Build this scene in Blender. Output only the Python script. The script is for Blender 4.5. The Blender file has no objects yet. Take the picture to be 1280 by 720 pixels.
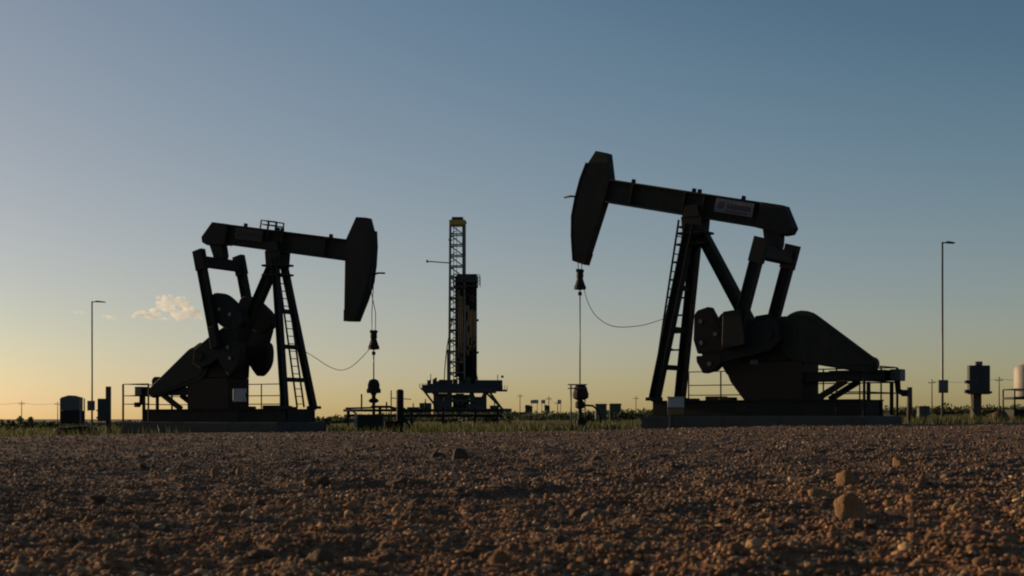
import bpy, bmesh, math, random
import numpy as np
from mathutils import Vector, Matrix

# ------------------------------------------------------------------ camera, sky, sun, exposure
scene = bpy.context.scene
C = bpy.data.collections.new('place'); scene.collection.children.link(C)
CAM_H = 0.40                 # a camera held close to the gravel
FPX = 1758.0                 # focal length in pixels of a 1280 px wide frame
SLOPE = 0.0147               # the pad falls gently to the left

cam_data = bpy.data.cameras.new('camera')
cam = bpy.data.objects.new('camera', cam_data); C.objects.link(cam)
cam.location = (0, 0, CAM_H)
cam.rotation_euler = (math.radians(90), 0, 0)
cam_data.sensor_width = 36
cam_data.lens = FPX / 1280 * 36
cam_data.shift_y = (522 - 360) / 1280
cam_data.clip_start = 0.05
cam_data.clip_end = 20000
cam_data.dof.use_dof = True
cam_data.dof.focus_distance = 47
cam_data.dof.aperture_fstop = 8.0
scene.camera = cam

SUN_AZ = math.radians(-56)   # left of the view direction
SUN_EL = math.radians(7)
SUN_DIR = Vector((math.sin(SUN_AZ) * math.cos(SUN_EL), math.cos(SUN_AZ) * math.cos(SUN_EL), math.sin(SUN_EL)))

world = bpy.data.worlds.new('World'); scene.world = world
world.use_nodes = True
wn = world.node_tree; wn.nodes.clear()
w_out = wn.nodes.new('ShaderNodeOutputWorld')
w_bg = wn.nodes.new('ShaderNodeBackground'); w_bg.inputs['Strength'].default_value = 0.090
w_sky = wn.nodes.new('ShaderNodeTexSky'); w_sky.sky_type = 'NISHITA'
w_sky.sun_disc = False
w_sky.sun_elevation = SUN_EL
w_sky.sun_rotation = SUN_AZ
w_sky.altitude = 500
w_sky.air_density = 0.8
w_sky.dust_density = 1.0
w_sky.ozone_density = 1.2
# the sky's own colour, gently graded: a dustier, less green middle tone
w_dn = wn.nodes.new('ShaderNodeVectorMath'); w_dn.operation = 'SCALE'; w_dn.inputs['Scale'].default_value = 0.1
w_cv = wn.nodes.new('ShaderNodeRGBCurve')
w_up = wn.nodes.new('ShaderNodeVectorMath'); w_up.operation = 'SCALE'; w_up.inputs['Scale'].default_value = 10.0
for ch, pts in ((0, ((0.105, 0.085), (0.14, 0.14), (0.22, 0.255), (0.375, 0.43), (0.62, 0.64))),
                (1, ((0.165, 0.155), (0.21, 0.222), (0.31, 0.33), (0.42, 0.43), (0.65, 0.63))),
                (2, ((0.24, 0.24), (0.30, 0.32), (0.37, 0.39), (0.46, 0.465), (0.60, 0.60)))):
    cu = w_cv.mapping.curves[ch]
    for p in pts:
        cu.points.new(*p)
w_cv.mapping.update()
wn.links.new(w_sky.outputs['Color'], w_dn.inputs[0])
wn.links.new(w_dn.outputs['Vector'], w_cv.inputs['Color'])
wn.links.new(w_cv.outputs['Color'], w_up.inputs[0])
wn.links.new(w_up.outputs['Vector'], w_bg.inputs['Color'])
wn.links.new(w_bg.outputs['Background'], w_out.inputs['Surface'])

sun_data = bpy.data.lights.new('sun', 'SUN')
sun_data.energy = 5.0
sun_data.angle = math.radians(0.5)
sun_data.color = (1.0, 0.70, 0.40)
sun = bpy.data.objects.new('sun', sun_data); C.objects.link(sun)
sun.rotation_euler = SUN_DIR.to_track_quat('Z', 'Y').to_euler()
sun.location = (-60, 40, 40)

scene.view_settings.view_transform = 'Standard'
scene.view_settings.look = 'None'
scene.view_settings.gamma = 1.0
scene.view_settings.exposure = 0.0
scene.cycles.pixel_filter_type = 'BLACKMAN_HARRIS'
scene.cycles.filter_width = 2.0
scene.cycles.max_bounces = 8
scene.cycles.volume_bounces = 5

rng = np.random.default_rng(11)
random.seed(5)


def gz(x):                   # height of the ground
    return SLOPE * x


# ------------------------------------------------------------------ materials
def new_mat(name):
    m = bpy.data.materials.new(name); m.use_nodes = True
    nt = m.node_tree
    return m, nt, nt.nodes['Principled BSDF']


def paint(name, col, col2, rough=0.55, metal=0.0, scale=3.0, bump=0.15, amount=0.5, streak=True):
    """Weathered surface: two colours broken up by noise, a fine relief."""
    m, nt, b = new_mat(name)
    tc = nt.nodes.new('ShaderNodeTexCoord')
    mp = nt.nodes.new('ShaderNodeMapping')
    mp.inputs['Scale'].default_value = (1, 1, 0.35 if streak else 1)
    n1 = nt.nodes.new('ShaderNodeTexNoise'); n1.inputs['Scale'].default_value = scale
    n1.inputs['Detail'].default_value = 8; n1.inputs['Roughness'].default_value = 0.65
    cr = nt.nodes.new('ShaderNodeValToRGB')
    cr.color_ramp.elements[0].position = 0.62 - amount * 0.3; cr.color_ramp.elements[0].color = (*col, 1)
    cr.color_ramp.elements[1].position = 0.78; cr.color_ramp.elements[1].color = (*col2, 1)
    n2 = nt.nodes.new('ShaderNodeTexNoise'); n2.inputs['Scale'].default_value = scale * 14
    n2.inputs['Detail'].default_value = 4
    bp = nt.nodes.new('ShaderNodeBump'); bp.inputs['Strength'].default_value = bump
    bp.inputs['Distance'].default_value = 0.01
    rr = nt.nodes.new('ShaderNodeMapRange')
    rr.inputs['To Min'].default_value = rough - 0.12; rr.inputs['To Max'].default_value = min(1, rough + 0.2)
    L = nt.links.new
    L(tc.outputs['Object'], mp.inputs['Vector']); L(mp.outputs['Vector'], n1.inputs['Vector'])
    L(tc.outputs['Object'], n2.inputs['Vector'])
    L(n1.outputs['Fac'], cr.inputs['Fac']); L(cr.outputs['Color'], b.inputs['Base Color'])
    L(n2.outputs['Fac'], bp.inputs['Height']); L(bp.outputs['Normal'], b.inputs['Normal'])
    L(n2.outputs['Fac'], rr.inputs['Value']); L(rr.outputs['Result'], b.inputs['Roughness'])
    b.inputs['Metallic'].default_value = metal
    b.inputs['Specular IOR Level'].default_value = 0.3
    return m


M = {}
M['green'] = paint('dark_green_paint', (0.014, 0.016, 0.011), (0.040, 0.024, 0.013), 0.7)
M['black'] = paint('sooty_steel', (0.010, 0.010, 0.0085), (0.026, 0.017, 0.011), 0.72)
M['oxide'] = paint('red_oxide_paint', (0.027, 0.0115, 0.008), (0.018, 0.012, 0.009), 0.72)
M['steel'] = paint('galvanised_steel', (0.16, 0.16, 0.155), (0.10, 0.085, 0.07), 0.5, 0.6)
M['wire'] = paint('wire_rope', (0.10, 0.095, 0.085), (0.06, 0.05, 0.04), 0.55, 0.4)
M['conc'] = paint('pad_concrete', (0.070, 0.062, 0.055), (0.042, 0.034, 0.028), 0.9, scale=2.2, bump=0.5, streak=False)
M['white'] = paint('white_paint', (0.34, 0.33, 0.31), (0.18, 0.14, 0.11), 0.45)
M['tank'] = paint('tank_white', (0.36, 0.34, 0.31), (0.22, 0.18, 0.14), 0.55)
M['grey'] = paint('grey_enamel', (0.085, 0.09, 0.09), (0.06, 0.052, 0.045), 0.5)
M['dull_yellow'] = paint('dull_yellow_paint', (0.15, 0.105, 0.04), (0.09, 0.065, 0.035), 0.6)
M['yellow'] = paint('yellow_paint', (0.42, 0.27, 0.05), (0.20, 0.12, 0.04), 0.55)
M['rig'] = paint('rig_steel', (0.040, 0.041, 0.038), (0.034, 0.028, 0.022), 0.65)
M['rigblue'] = paint('rig_blue_panel', (0.026, 0.032, 0.048), (0.034, 0.031, 0.030), 0.65)
M['mast'] = paint('mast_pale_paint', (0.15, 0.145, 0.135), (0.08, 0.068, 0.058), 0.6)
M['wood'] = paint('weathered_pole_wood', (0.075, 0.055, 0.04), (0.13, 0.10, 0.075), 0.85, scale=6, bump=0.6)
M['box_green'] = paint('transformer_green', (0.05, 0.068, 0.05), (0.05, 0.045, 0.035), 0.55)
M['sign'] = paint('sign_white', (0.125, 0.115, 0.125), (0.075, 0.06, 0.06), 0.55, scale=5)
M['sign_faded'] = paint('sign_faded', (0.040, 0.034, 0.030), (0.022, 0.018, 0.015), 0.65, scale=5)
M['red'] = paint('sign_red', (0.10, 0.03, 0.045), (0.07, 0.03, 0.035), 0.5)
M['navy'] = paint('sign_navy', (0.040, 0.03, 0.055), (0.04, 0.03, 0.045), 0.5)
M['logo_faded'] = paint('logo_faded', (0.022, 0.014, 0.012), (0.026, 0.018, 0.015), 0.6)
M['rock'] = paint('caliche_rock', (0.20, 0.110, 0.050), (0.31, 0.185, 0.09), 0.95, scale=9, bump=1.0, streak=False)
M['rock_dark'] = paint('dark_clod', (0.080, 0.050, 0.034), (0.14, 0.085, 0.052), 0.95, scale=12, bump=1.0, streak=False)
M['rock_red'] = paint('reddish_stone', (0.13, 0.062, 0.038), (0.18, 0.095, 0.055), 0.95, scale=12, bump=1.0, streak=False)


def leaf_mat(name, c1, c2, trans=0.4):
    m, nt, b = new_mat(name)
    geo = nt.nodes.new('ShaderNodeNewGeometry')
    cr = nt.nodes.new('ShaderNodeValToRGB')
    cr.color_ramp.elements[0].color = (*c1, 1); cr.color_ramp.elements[1].color = (*c2, 1)
    tr = nt.nodes.new('ShaderNodeBsdfTranslucent')
    mx = nt.nodes.new('ShaderNodeMixShader'); mx.inputs[0].default_value = trans
    L = nt.links.new
    L(geo.outputs['Random Per Island'], cr.inputs['Fac'])
    L(cr.outputs['Color'], b.inputs['Base Color']); L(cr.outputs['Color'], tr.inputs['Color'])
    b.inputs['Roughness'].default_value = 0.7
    out = nt.nodes['Material Output']
    L(b.outputs['BSDF'], mx.inputs[1]); L(tr.outputs['BSDF'], mx.inputs[2])
    L(mx.outputs['Shader'], out.inputs['Surface'])
    return m


M['grass'] = leaf_mat('grass_blades', (0.030, 0.044, 0.013), (0.095, 0.095, 0.028), 0.45)
M['weed'] = leaf_mat('scrub_leaves', (0.022, 0.034, 0.014), (0.06, 0.07, 0.028), 0.35)


def gravel_mat(name, cols, bump_scale, island, near=(1.60, 1.38, 1.12), far=(1.02, 1.04, 1.10)):
    m, nt, b = new_mat(name)
    L = nt.links.new
    geo = nt.nodes.new('ShaderNodeNewGeometry')
    tc = nt.nodes.new('ShaderNodeTexCoord')
    n = nt.nodes.new('ShaderNodeTexNoise'); n.inputs['Scale'].default_value = 0.7
    n.inputs['Detail'].default_value = 10; n.inputs['Roughness'].default_value = 0.75
    L(tc.outputs['Object'], n.inputs['Vector'])
    cr = nt.nodes.new('ShaderNodeValToRGB')
    els = cr.color_ramp.elements
    while len(els) < len(cols):
        els.new(0.5)
    for i, c in enumerate(cols):
        els[i].position = i / (len(cols) - 1); els[i].color = (*c, 1)
    if island:
        L(geo.outputs['Random Per Island'], cr.inputs['Fac'])
    else:
        v = nt.nodes.new('ShaderNodeTexVoronoi'); v.inputs['Scale'].default_value = 26
        L(tc.outputs['Object'], v.inputs['Vector'])
        sep = nt.nodes.new('ShaderNodeSeparateColor')
        L(v.outputs['Color'], sep.inputs['Color'])
        L(sep.outputs['Red'], cr.inputs['Fac'])
    mix = nt.nodes.new('ShaderNodeMix'); mix.data_type = 'RGBA'; mix.blend_type = 'MULTIPLY'
    mix.inputs['Factor'].default_value = 0.75
    cr2 = nt.nodes.new('ShaderNodeValToRGB')
    cr2.color_ramp.elements[0].position = 0.3; cr2.color_ramp.elements[0].color = (0.50, 0.47, 0.46, 1)
    cr2.color_ramp.elements[1].position = 0.7; cr2.color_ramp.elements[1].color = (1.40, 1.34, 1.26, 1)
    L(n.outputs['Fac'], cr2.inputs['Fac'])
    # red soil in front, warm sunlight also put into its tint; greyer stone beyond
    sx = nt.nodes.new('ShaderNodeSeparateXYZ'); L(tc.outputs['Object'], sx.inputs['Vector'])
    n3 = nt.nodes.new('ShaderNodeTexNoise'); n3.inputs['Scale'].default_value = 0.5
    n3.inputs['Detail'].default_value = 6
    L(tc.outputs['Object'], n3.inputs['Vector'])
    ad = nt.nodes.new('ShaderNodeMath'); ad.operation = 'MULTIPLY_ADD'; ad.inputs[1].default_value = 9.0
    L(n3.outputs['Fac'], ad.inputs[0]); L(sx.outputs['Y'], ad.inputs[2])
    mr = nt.nodes.new('ShaderNodeMapRange'); mr.interpolation_type = 'SMOOTHSTEP'
    mr.inputs['From Min'].default_value = 7.0; mr.inputs['From Max'].default_value = 16.0
    L(ad.outputs['Value'], mr.inputs['Value'])
    soil = nt.nodes.new('ShaderNodeMix'); soil.data_type = 'RGBA'; soil.blend_type = 'MULTIPLY'
    soil.inputs['Factor'].default_value = 1.0
    tint = nt.nodes.new('ShaderNodeMix'); tint.data_type = 'RGBA'
    tint.inputs['A'].default_value = (*near, 1); tint.inputs['B'].default_value = (*far, 1)
    L(mr.outputs['Result'], tint.inputs['Factor'])
    L(cr.outputs['Color'], soil.inputs['A']); L(tint.outputs['Result'], soil.inputs['B'])
    L(soil.outputs['Result'], mix.inputs['A']); L(cr2.outputs['Color'], mix.inputs['B'])
    L(mix.outputs['Result'], b.inputs['Base Color'])
    b.inputs['Roughness'].default_value = 0.95
    b.inputs['Specular IOR Level'].default_value = 0.2
    n2 = nt.nodes.new('ShaderNodeTexNoise'); n2.inputs['Scale'].default_value = bump_scale
    n2.inputs['Detail'].default_value = 6; n2.inputs['Roughness'].default_value = 0.7
    L(tc.outputs['Object'], n2.inputs['Vector'])
    bp = nt.nodes.new('ShaderNodeBump'); bp.inputs['Strength'].default_value = 0.9
    bp.inputs['Distance'].default_value = 0.012
    L(n2.outputs['Fac'], bp.inputs['Height']); L(bp.outputs['Normal'], b.inputs['Normal'])
    return m


GRAVEL_COLS = [(0.105, 0.070, 0.048), (0.180, 0.118, 0.076), (0.235, 0.128, 0.074), (0.170, 0.132, 0.106), (0.48, 0.36, 0.235)]  # palest tone stands in for sunlit specks on the stones
SOIL_COLS = [(0.085, 0.056, 0.040), (0.140, 0.090, 0.060), (0.175, 0.098, 0.060)]
M['gravel'] = gravel_mat('gravel_soil', SOIL_COLS, 60, False)
M['pebble'] = gravel_mat('gravel_stones', GRAVEL_COLS, 160, True)
M['earth'] = gravel_mat('prairie_earth', [(0.06, 0.052, 0.028), (0.085, 0.07, 0.036), (0.10, 0.075, 0.045)], 12, False, (1, 1, 1), (1, 1, 1))


# ------------------------------------------------------------------ mesh helpers
class MB:
    """Collects simple solids; build() links them as one mesh object."""
    def __init__(self):
        self.v = []; self.f = []; self.smooth = set()

    def add(self, verts, faces, smooth=False):
        o = len(self.v)
        self.v += [tuple(p) for p in verts]
        for fc in faces:
            if smooth:
                self.smooth.add(len(self.f))
            self.f.append(tuple(i + o for i in fc))
        return self

    def box(self, x0, x1, y0, y1, z0, z1):
        v = [(x, y, z) for x in (x0, x1) for y in (y0, y1) for z in (z0, z1)]
        f = [(0, 1, 3, 2), (4, 6, 7, 5), (0, 4, 5, 1), (2, 3, 7, 6), (0, 2, 6, 4), (1, 5, 7, 3)]
        return self.add(v, f)

    def prism(self, poly, y0, y1):
        n = len(poly)
        v = [(x, y0, z) for x, z in poly] + [(x, y1, z) for x, z in poly]
        f = [tuple(range(n)), tuple(range(2 * n - 1, n - 1, -1))]
        f += [(i, i + n, (i + 1) % n + n, (i + 1) % n) for i in range(n)]
        return self.add(v, f)

    def frame(self, p0, p1, up=(0, 0, 1)):
        p0 = Vector(p0); p1 = Vector(p1); d = (p1 - p0).normalized(); u = Vector(up)
        if abs(d.dot(u)) > 0.97:
            u = Vector((1, 0, 0))
        a = d.cross(u).normalized(); b = a.cross(d).normalized()
        return p0, p1, a, b

    def bar(self, p0, p1, w, h, up=(0, 0, 1)):
        p0, p1, a, b = self.frame(p0, p1, up)
        v = [p + a * sx * w / 2 + b * sy * h / 2 for p in (p0, p1) for sx, sy in ((-1, -1), (1, -1), (1, 1), (-1, 1))]
        f = [(3, 2, 1, 0), (4, 5, 6, 7)] + [(i, (i + 1) % 4, (i + 1) % 4 + 4, i + 4) for i in range(4)]
        return self.add(v, f)

    def ibeam(self, p0, p1, w, h, t=0.03, up=(0, 0, 1)):
        p0, p1, a, b = self.frame(p0, p1, up)
        o = b * (h / 2 - t / 2)
        self.bar(p0 + o, p1 + o, w, t, up); self.bar(p0 - o, p1 - o, w, t, up)
        self.bar(p0, p1, t, h - 2 * t - 0.002, up)
        return self

    def tube(self, pts, r, n=8, r1=None, caps=True):
        pts = [Vector(p) for p in pts]
        rings = []
        prev = None
        for i, p in enumerate(pts):
            d = (pts[min(i + 1, len(pts) - 1)] - pts[max(i - 1, 0)]).normalized()
            if prev is None:
                u = Vector((0, 0, 1)) if abs(d.z) < 0.9 else Vector((1, 0, 0))
                a = d.cross(u).normalized()
            else:
                a = (prev - d * prev.dot(d)).normalized()
            prev = a
            b = d.cross(a)
            rr = r if r1 is None else r + (r1 - r) * i / (len(pts) - 1)
            rings.append([p + (a * math.cos(2 * math.pi * k / n) + b * math.sin(2 * math.pi * k / n)) * rr for k in range(n)])
        v = [q for ring in rings for q in ring]
        f = []
        for i in range(len(pts) - 1):
            for k in range(n):
                f.append((i * n + k, i * n + (k + 1) % n, (i + 1) * n + (k + 1) % n, (i + 1) * n + k))
        self.add(v, f, smooth=n > 5)
        if caps:
            o = len(self.v) - len(v)
            self.f.append(tuple(o + k for k in range(n - 1, -1, -1)))
            self.f.append(tuple(o + (len(pts) - 1) * n + k for k in range(n)))
        return self

    def lathe(self, prof, cx, cy, z0=0, n=16):
        """prof: list of (radius, z)."""
        v = []; f = []
        for r, z in prof:
            v += [(cx + r * math.cos(2 * math.pi * k / n), cy + r * math.sin(2 * math.pi * k / n), z + z0) for k in range(n)]
        for i in range(len(prof) - 1):
            for k in range(n):
                f.append((i * n + k, i * n + (k + 1) % n, (i + 1) * n + (k + 1) % n, (i + 1) * n + k))
        f.append(tuple(range(n - 1, -1, -1))); f.append(tuple((len(prof) - 1) * n + k for k in range(n)))
        return self.add(v, f)

    def build(self, name, mat, parent=None, bevel=0.0):
        me = bpy.data.meshes.new(name)
        me.from_pydata(self.v, [], self.f)
        sm = [i in self.smooth for i in range(len(self.f))]
        me.polygons.foreach_set('use_smooth', sm)
        bm = bmesh.new(); bm.from_mesh(me)
        bmesh.ops.recalc_face_normals(bm, faces=bm.faces)
        if bevel:
            es = [e for e in bm.edges if len(e.link_faces) == 2 and e.calc_face_angle(0) > 0.5]
            bmesh.ops.bevel(bm, geom=es, offset=bevel, segments=1, affect='EDGES', clamp_overlap=True)
        bm.to_mesh(me); bm.free()
        me.materials.append(mat if not isinstance(mat, str) else M[mat])
        o = bpy.data.objects.new(name, me); C.objects.link(o)
        if parent is not None:
            o.parent = parent
        return o


def np_mesh(name, verts, faces, mat, smooth=False, parent=None):
    """A large mesh straight from arrays; every face has the same corner count."""
    me = bpy.data.meshes.new(name)
    nf, k = faces.shape
    me.vertices.add(len(verts)); me.vertices.foreach_set('co', verts.astype(np.float32).ravel())
    me.loops.add(nf * k); me.loops.foreach_set('vertex_index', faces.astype(np.int32).ravel())
    me.polygons.add(nf)
    me.polygons.foreach_set('loop_start', np.arange(0, nf * k, k, dtype=np.int32))
    me.polygons.foreach_set('loop_total', np.full(nf, k, dtype=np.int32))
    if smooth:
        me.polygons.foreach_set('use_smooth', np.ones(nf, dtype=bool))
    me.update(calc_edges=True); me.validate()
    me.materials.append(M[mat])
    o = bpy.data.objects.new(name, me); C.objects.link(o)
    if parent is not None:
        o.parent = parent
    return o


def tag(o, label=None, cat=None, group=None, kind=None):
    if label: o['label'] = label
    if cat: o['category'] = cat
    if group: o['group'] = group
    if kind: o['kind'] = kind
    return o


def thing(name, label, cat, loc=(0, 0, 0), rz=0.0, group=None):
    o = bpy.data.objects.new(name, None); C.objects.link(o)
    o.empty_display_size = 0.3
    o.location = loc; o.rotation_euler = (0, 0, rz)
    return tag(o, label, cat, group)


def copy_thing(root, loc, rz=0.0, label=None):
    r = root.copy(); C.objects.link(r); r.location = loc; r.rotation_euler = (0, 0, rz)
    if label: r['label'] = label
    for ch in root.children:
        c = ch.copy(); C.objects.link(c); c.parent = r
        for g in ch.children:
            d = g.copy(); C.objects.link(d); d.parent = c
    return r


def spot(px, dist):
    """Ground point seen at picture column px (1280 wide), dist metres away."""
    x = (px - 640) / FPX * dist
    return Vector((x, dist, gz(x)))


# ------------------------------------------------------------------ numpy noise
def vnoise(x, y, seed):
    r = np.random.default_rng(seed).random((256, 256))
    xi = np.floor(x).astype(int); yi = np.floor(y).astype(int)
    fx = x - xi; fy = y - yi
    fx = fx * fx * (3 - 2 * fx); fy = fy * fy * (3 - 2 * fy)
    a = r[xi % 256, yi % 256]; b = r[(xi + 1) % 256, yi % 256]
    c = r[xi % 256, (yi + 1) % 256]; d = r[(xi + 1) % 256, (yi + 1) % 256]
    return (a * (1 - fx) + b * fx) * (1 - fy) + (c * (1 - fx) + d * fx) * fy - 0.5


def pad_height(x, y):
    fade = np.clip(1.25 - y / 60.0, 0.15, 1)
    h = 0.045 * vnoise(x * 1.3, y * 1.3, 1) + 0.036 * vnoise(x * 4.1, y * 4.1, 2)
    h += 0.026 * vnoise(x * 11, y * 11, 3) + 0.012 * vnoise(x * 29, y * 29, 4)
    h += 0.11 * vnoise(x * 0.4 + 9, y * 0.25, 5) * np.clip((y - 26) / 12, 0, 1)
    near = np.clip((y - 1.5) / 1.5, 0, 1)
    return SLOPE * x + 0.012 + h * fade * near


EDGE_X = np.array([-40, -20, -14, -10.5, -7.5, -5.5, -3, 0, 3, 4.3, 6, 9, 11, 13, 20, 40])
EDGE_Y = np.array([47, 47, 48.5, 53, 53, 47, 40.5, 39.5, 40, 44, 45, 42, 41.5, 41, 41, 41])


# ------------------------------------------------------------------ the ground
def ground_sheet():
    xs = np.concatenate([-np.geomspace(9000, 60, 14), np.linspace(-50, 50, 21), np.geomspace(60, 9000, 14)])
    ys = np.concatenate([np.linspace(-40, 120, 33), np.geomspace(130, 9000, 16)])
    X, Y = np.meshgrid(xs, ys)
    Z = SLOPE * np.clip(X, -700, 700) - 0.03
    Z += 0.25 * vnoise(X * 0.05, Y * 0.05, 7) * np.clip((Y - 75) / 40, 0, 1)
    nx = len(xs); ny = len(ys)
    i, j = np.meshgrid(np.arange(nx - 1), np.arange(ny - 1))
    a = (j * nx + i).ravel()
    f = np.stack([a, a + 1, a + nx + 1, a + nx], 1)
    o = np_mesh('ground', np.stack([X.ravel(), Y.ravel(), Z.ravel()], 1), f, 'earth', True)
    tag(o, kind='structure')


def gravel_pad():
    nr, nc = 620, 620
    t = np.linspace(0, 1, nr)
    y = 1.2 * (58 / 1.2) ** t
    u = np.linspace(-1, 1, nc)
    Y = np.repeat(y[:, None], nc, 1)
    X = u[None, :] * (0.46 * Y + 1.2)
    lim = np.interp(X, EDGE_X, EDGE_Y) + 3.0 * vnoise(X * 0.5, X * 0.3 + 3, 21) + 0.8 * vnoise(X * 3.1, X * 2.1, 22)
    Z = pad_height(X, Y)
    idx = np.arange(nr * nc).reshape(nr, nc)
    f = np.stack([idx[:-1, :-1], idx[:-1, 1:], idx[1:, 1:], idx[1:, :-1]], -1).reshape(-1, 4)
    keep = (Y < lim)[:-1, :-1].ravel()
    f = f[keep]
    o = np_mesh('gravel_pad', np.stack([X.ravel(), Y.ravel(), Z.ravel()], 1), f, 'gravel', True)
    tag(o, kind='structure')


def ico(sub):
    bm = bmesh.new(); bmesh.ops.create_icosphere(bm, subdivisions=sub, radius=1.0)
    v = np.array([p.co[:] for p in bm.verts]); f = np.array([[q.index for q in p.verts] for p in bm.faces])
    bm.free(); return v, f


def rot_mats(n):
    q = rng.normal(size=(n, 4)); q /= np.linalg.norm(q, axis=1)[:, None]
    w, x, y, z = q.T
    return np.stack([1 - 2 * (y * y + z * z), 2 * (x * y - z * w), 2 * (x * z + y * w),
                     2 * (x * y + z * w), 1 - 2 * (x * x + z * z), 2 * (y * z - x * w),
                     2 * (x * z - y * w), 2 * (y * z + x * w), 1 - 2 * (x * x + y * y)], 1).reshape(n, 3, 3)


def pebbles(pos, rad, sub, rough):
    v, f = ico(sub)
    n = len(pos)
    dv = v[None] * (1 + rough * rng.normal(size=(n, len(v)))[..., None])
    dv *= rng.uniform(0.55, 1.25, size=(n, 1, 3))
    dv = np.einsum('nij,nkj->nki', rot_mats(n), dv)
    dv[:, :, 2] *= 0.75
    dv = dv * rad[:, None, None] + pos[:, None, :]
    ff = f[None] + (np.arange(n) * len(v))[:, None, None]
    return dv.reshape(-1, 3), ff.reshape(-1, 3)


def scatter(n, y0, y1, power):
    """Random ground points in the view wedge and a margin beside it."""
    yy = (y0 ** power + rng.random(n) * (y1 ** power - y0 ** power)) ** (1 / power)
    xx = rng.uniform(-1, 1, n) * (0.42 * yy + 0.6)
    ok = yy < np.interp(xx, EDGE_X, EDGE_Y) - 0.5
    return xx[ok], yy[ok]


def gravel_stones():
    vs = []; fs = []; off = 0
    for n, y0, y1, power, sub, r0, r1, rough in (
            (60000, 3.0, 7.5, 1.3, 1, 0.005, 0.0115, 0.20),
            (6500, 3.0, 8.5, 1.3, 2, 0.009, 0.019, 0.13),
            (500, 3.0, 12, 1.4, 2, 0.018, 0.030, 0.13),
            (42000, 7.0, 15, 1.5, 1, 0.008, 0.018, 0.19),
            (22000, 14, 30, 1.5, 1, 0.012, 0.028, 0.19),
            (9000, 28, 50, 1.6, 1, 0.02, 0.045, 0.19)):
        x, y = scatter(n, y0, y1, power)
        r = r0 + (r1 - r0) * rng.random(len(x)) ** 2.2
        clump = vnoise(x * 2.2, y * 2.2, 31)
        ok = clump + rng.random(len(x)) * 0.7 > 0.02
        x, y, r = x[ok], y[ok], r[ok]
        p = np.stack([x, y, pad_height(x, y) + r * 0.25], 1)
        v, f = pebbles(p, r, sub, rough)
        vs.append(v); fs.append(f + off); off += len(v)
    o = np_mesh('gravel_stones', np.concatenate(vs), np.concatenate(fs), 'pebble')
    tag(o, 'loose reddish brown gravel stones scattered over the pad', 'gravel', kind='stuff')


ground_sheet(); gravel_pad(); gravel_stones()


# ------------------------------------------------------------------ loose rocks one can pick out
def rock(px, py_bottom, w_px, h_px, label, mat='rock', seed=1, group=None, depth=0.9, name='rock', cuts=()):
    horizon = 522 - SLOPE * (px - 640)
    D = CAM_H * FPX / (py_bottom - horizon)
    x = (px - 640) / FPX * D
    w = w_px * D / FPX; h = h_px * D / FPX
    v, f = ico(3)
    r = np.random.default_rng(seed)
    d = r.normal(size=(14, 3)); d /= np.linalg.norm(d, axis=1)[:, None]
    lim = r.uniform(0.5, 0.85, 14)
    for k, c in enumerate(cuts):                     # broken faces worth placing by hand
        d[k] = np.array(c[:3]) / np.linalg.norm(c[:3]); lim[k] = c[3]
    s = np.ones(len(v))
    for k in range(14):                              # cut flat facets, then roughen
        pr = v @ d[k]
        s = np.minimum(s, np.where(pr > 1e-3, lim[k] / np.maximum(pr, 1e-3), 1))
    v = v * np.minimum(s, 1)[:, None]
    for fq, amp in ((2.5, 0.07), (5.5, 0.045), (11, 0.025)):   # lumps and pits of broken stone
        q = r.normal(size=(3, 3)); ph = r.uniform(0, 6, 3)
        v = v * (1 + amp * np.sin(v @ q * fq + ph).sum(1) / 1.7)[:, None]
    v *= 1 + 0.016 * r.normal(size=(len(v), 1))
    lo = v.min(0); hi = v.max(0)
    v = (v - (lo + hi) / 2) / (hi - lo)
    v = v * np.array([w, w * depth, h * 1.35])
    v[:, 2] += h * 0.28
    zz = float(pad_height(np.array([x]), np.array([D]))[0])
    o = np_mesh(name, v, f, mat, False)
    o.location = (x, D + w * 0.3, zz)
    tag(o, label, 'rock', group)
    return o


rock(1066, 653, 42, 38, 'largest tan rock on the gravel, its left edge lit by the low sun', 'rock', 3,
     cuts=((-0.93, -0.36, 0.12, 0.50), (0.42, -0.9, 0.12, 0.46), (0.35, 0.0, 0.9, 0.55), (-0.55, 0.2, 0.8, 0.62), (0.95, -0.2, 0.3, 0.6)))
rock(1064, 617, 34, 22, 'tan rock with dark right side just behind the largest rock', 'rock', 4,
     cuts=((-0.93, -0.36, 0.1, 0.55), (0.7, -0.7, 0.05, 0.5)))
rock(1027, 629, 32, 12, 'flat dark stone left of the largest rock, lit at its left tip', 'rock', 5,
     cuts=((-0.93, -0.36, 0.1, 0.72), (0.15, -0.98, 0.1, 0.4)))
rock(1128, 588, 20, 14, 'rounded yellowish brown rock farther back, right of the largest rock', 'rock', 6,
     cuts=((-0.8, -0.6, 0.1, 0.6),))
rock(575, 577, 22, 15, 'dark rounded clod alone at the back of the gravel near the middle', 'rock_dark', 7)
rock(548, 575, 20, 10, 'low dark clod beside the rounded clod at the back of the gravel', 'rock_dark', 8)
rock(268, 600, 10, 16, 'narrow upright yellowish stone chip on the gravel at left', 'rock', 9)
rock(298, 597, 8, 12, 'smaller pale upright chip beside the narrow yellowish one at left', 'rock', 10)
rock(385, 612, 13, 13, 'yellowish stone leaning against a dark clod in the left gravel', 'rock', 11)
rock(404, 612, 19, 14, 'dark pointed clod beside a leaning yellowish stone in the left gravel', 'rock_dark', 12)
rock(497, 611, 32, 10, 'wide low dark clod on the gravel left of centre', 'rock_dark', 13)
rock(726, 647, 30, 16, 'flattish brown stone alone on the gravel below the right wellhead', 'rock_red', 14)
rock(400, 716, 40, 20, 'big grey brown clod at the bottom edge of the picture, left of centre', 'rock_dark', 15)
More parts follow.
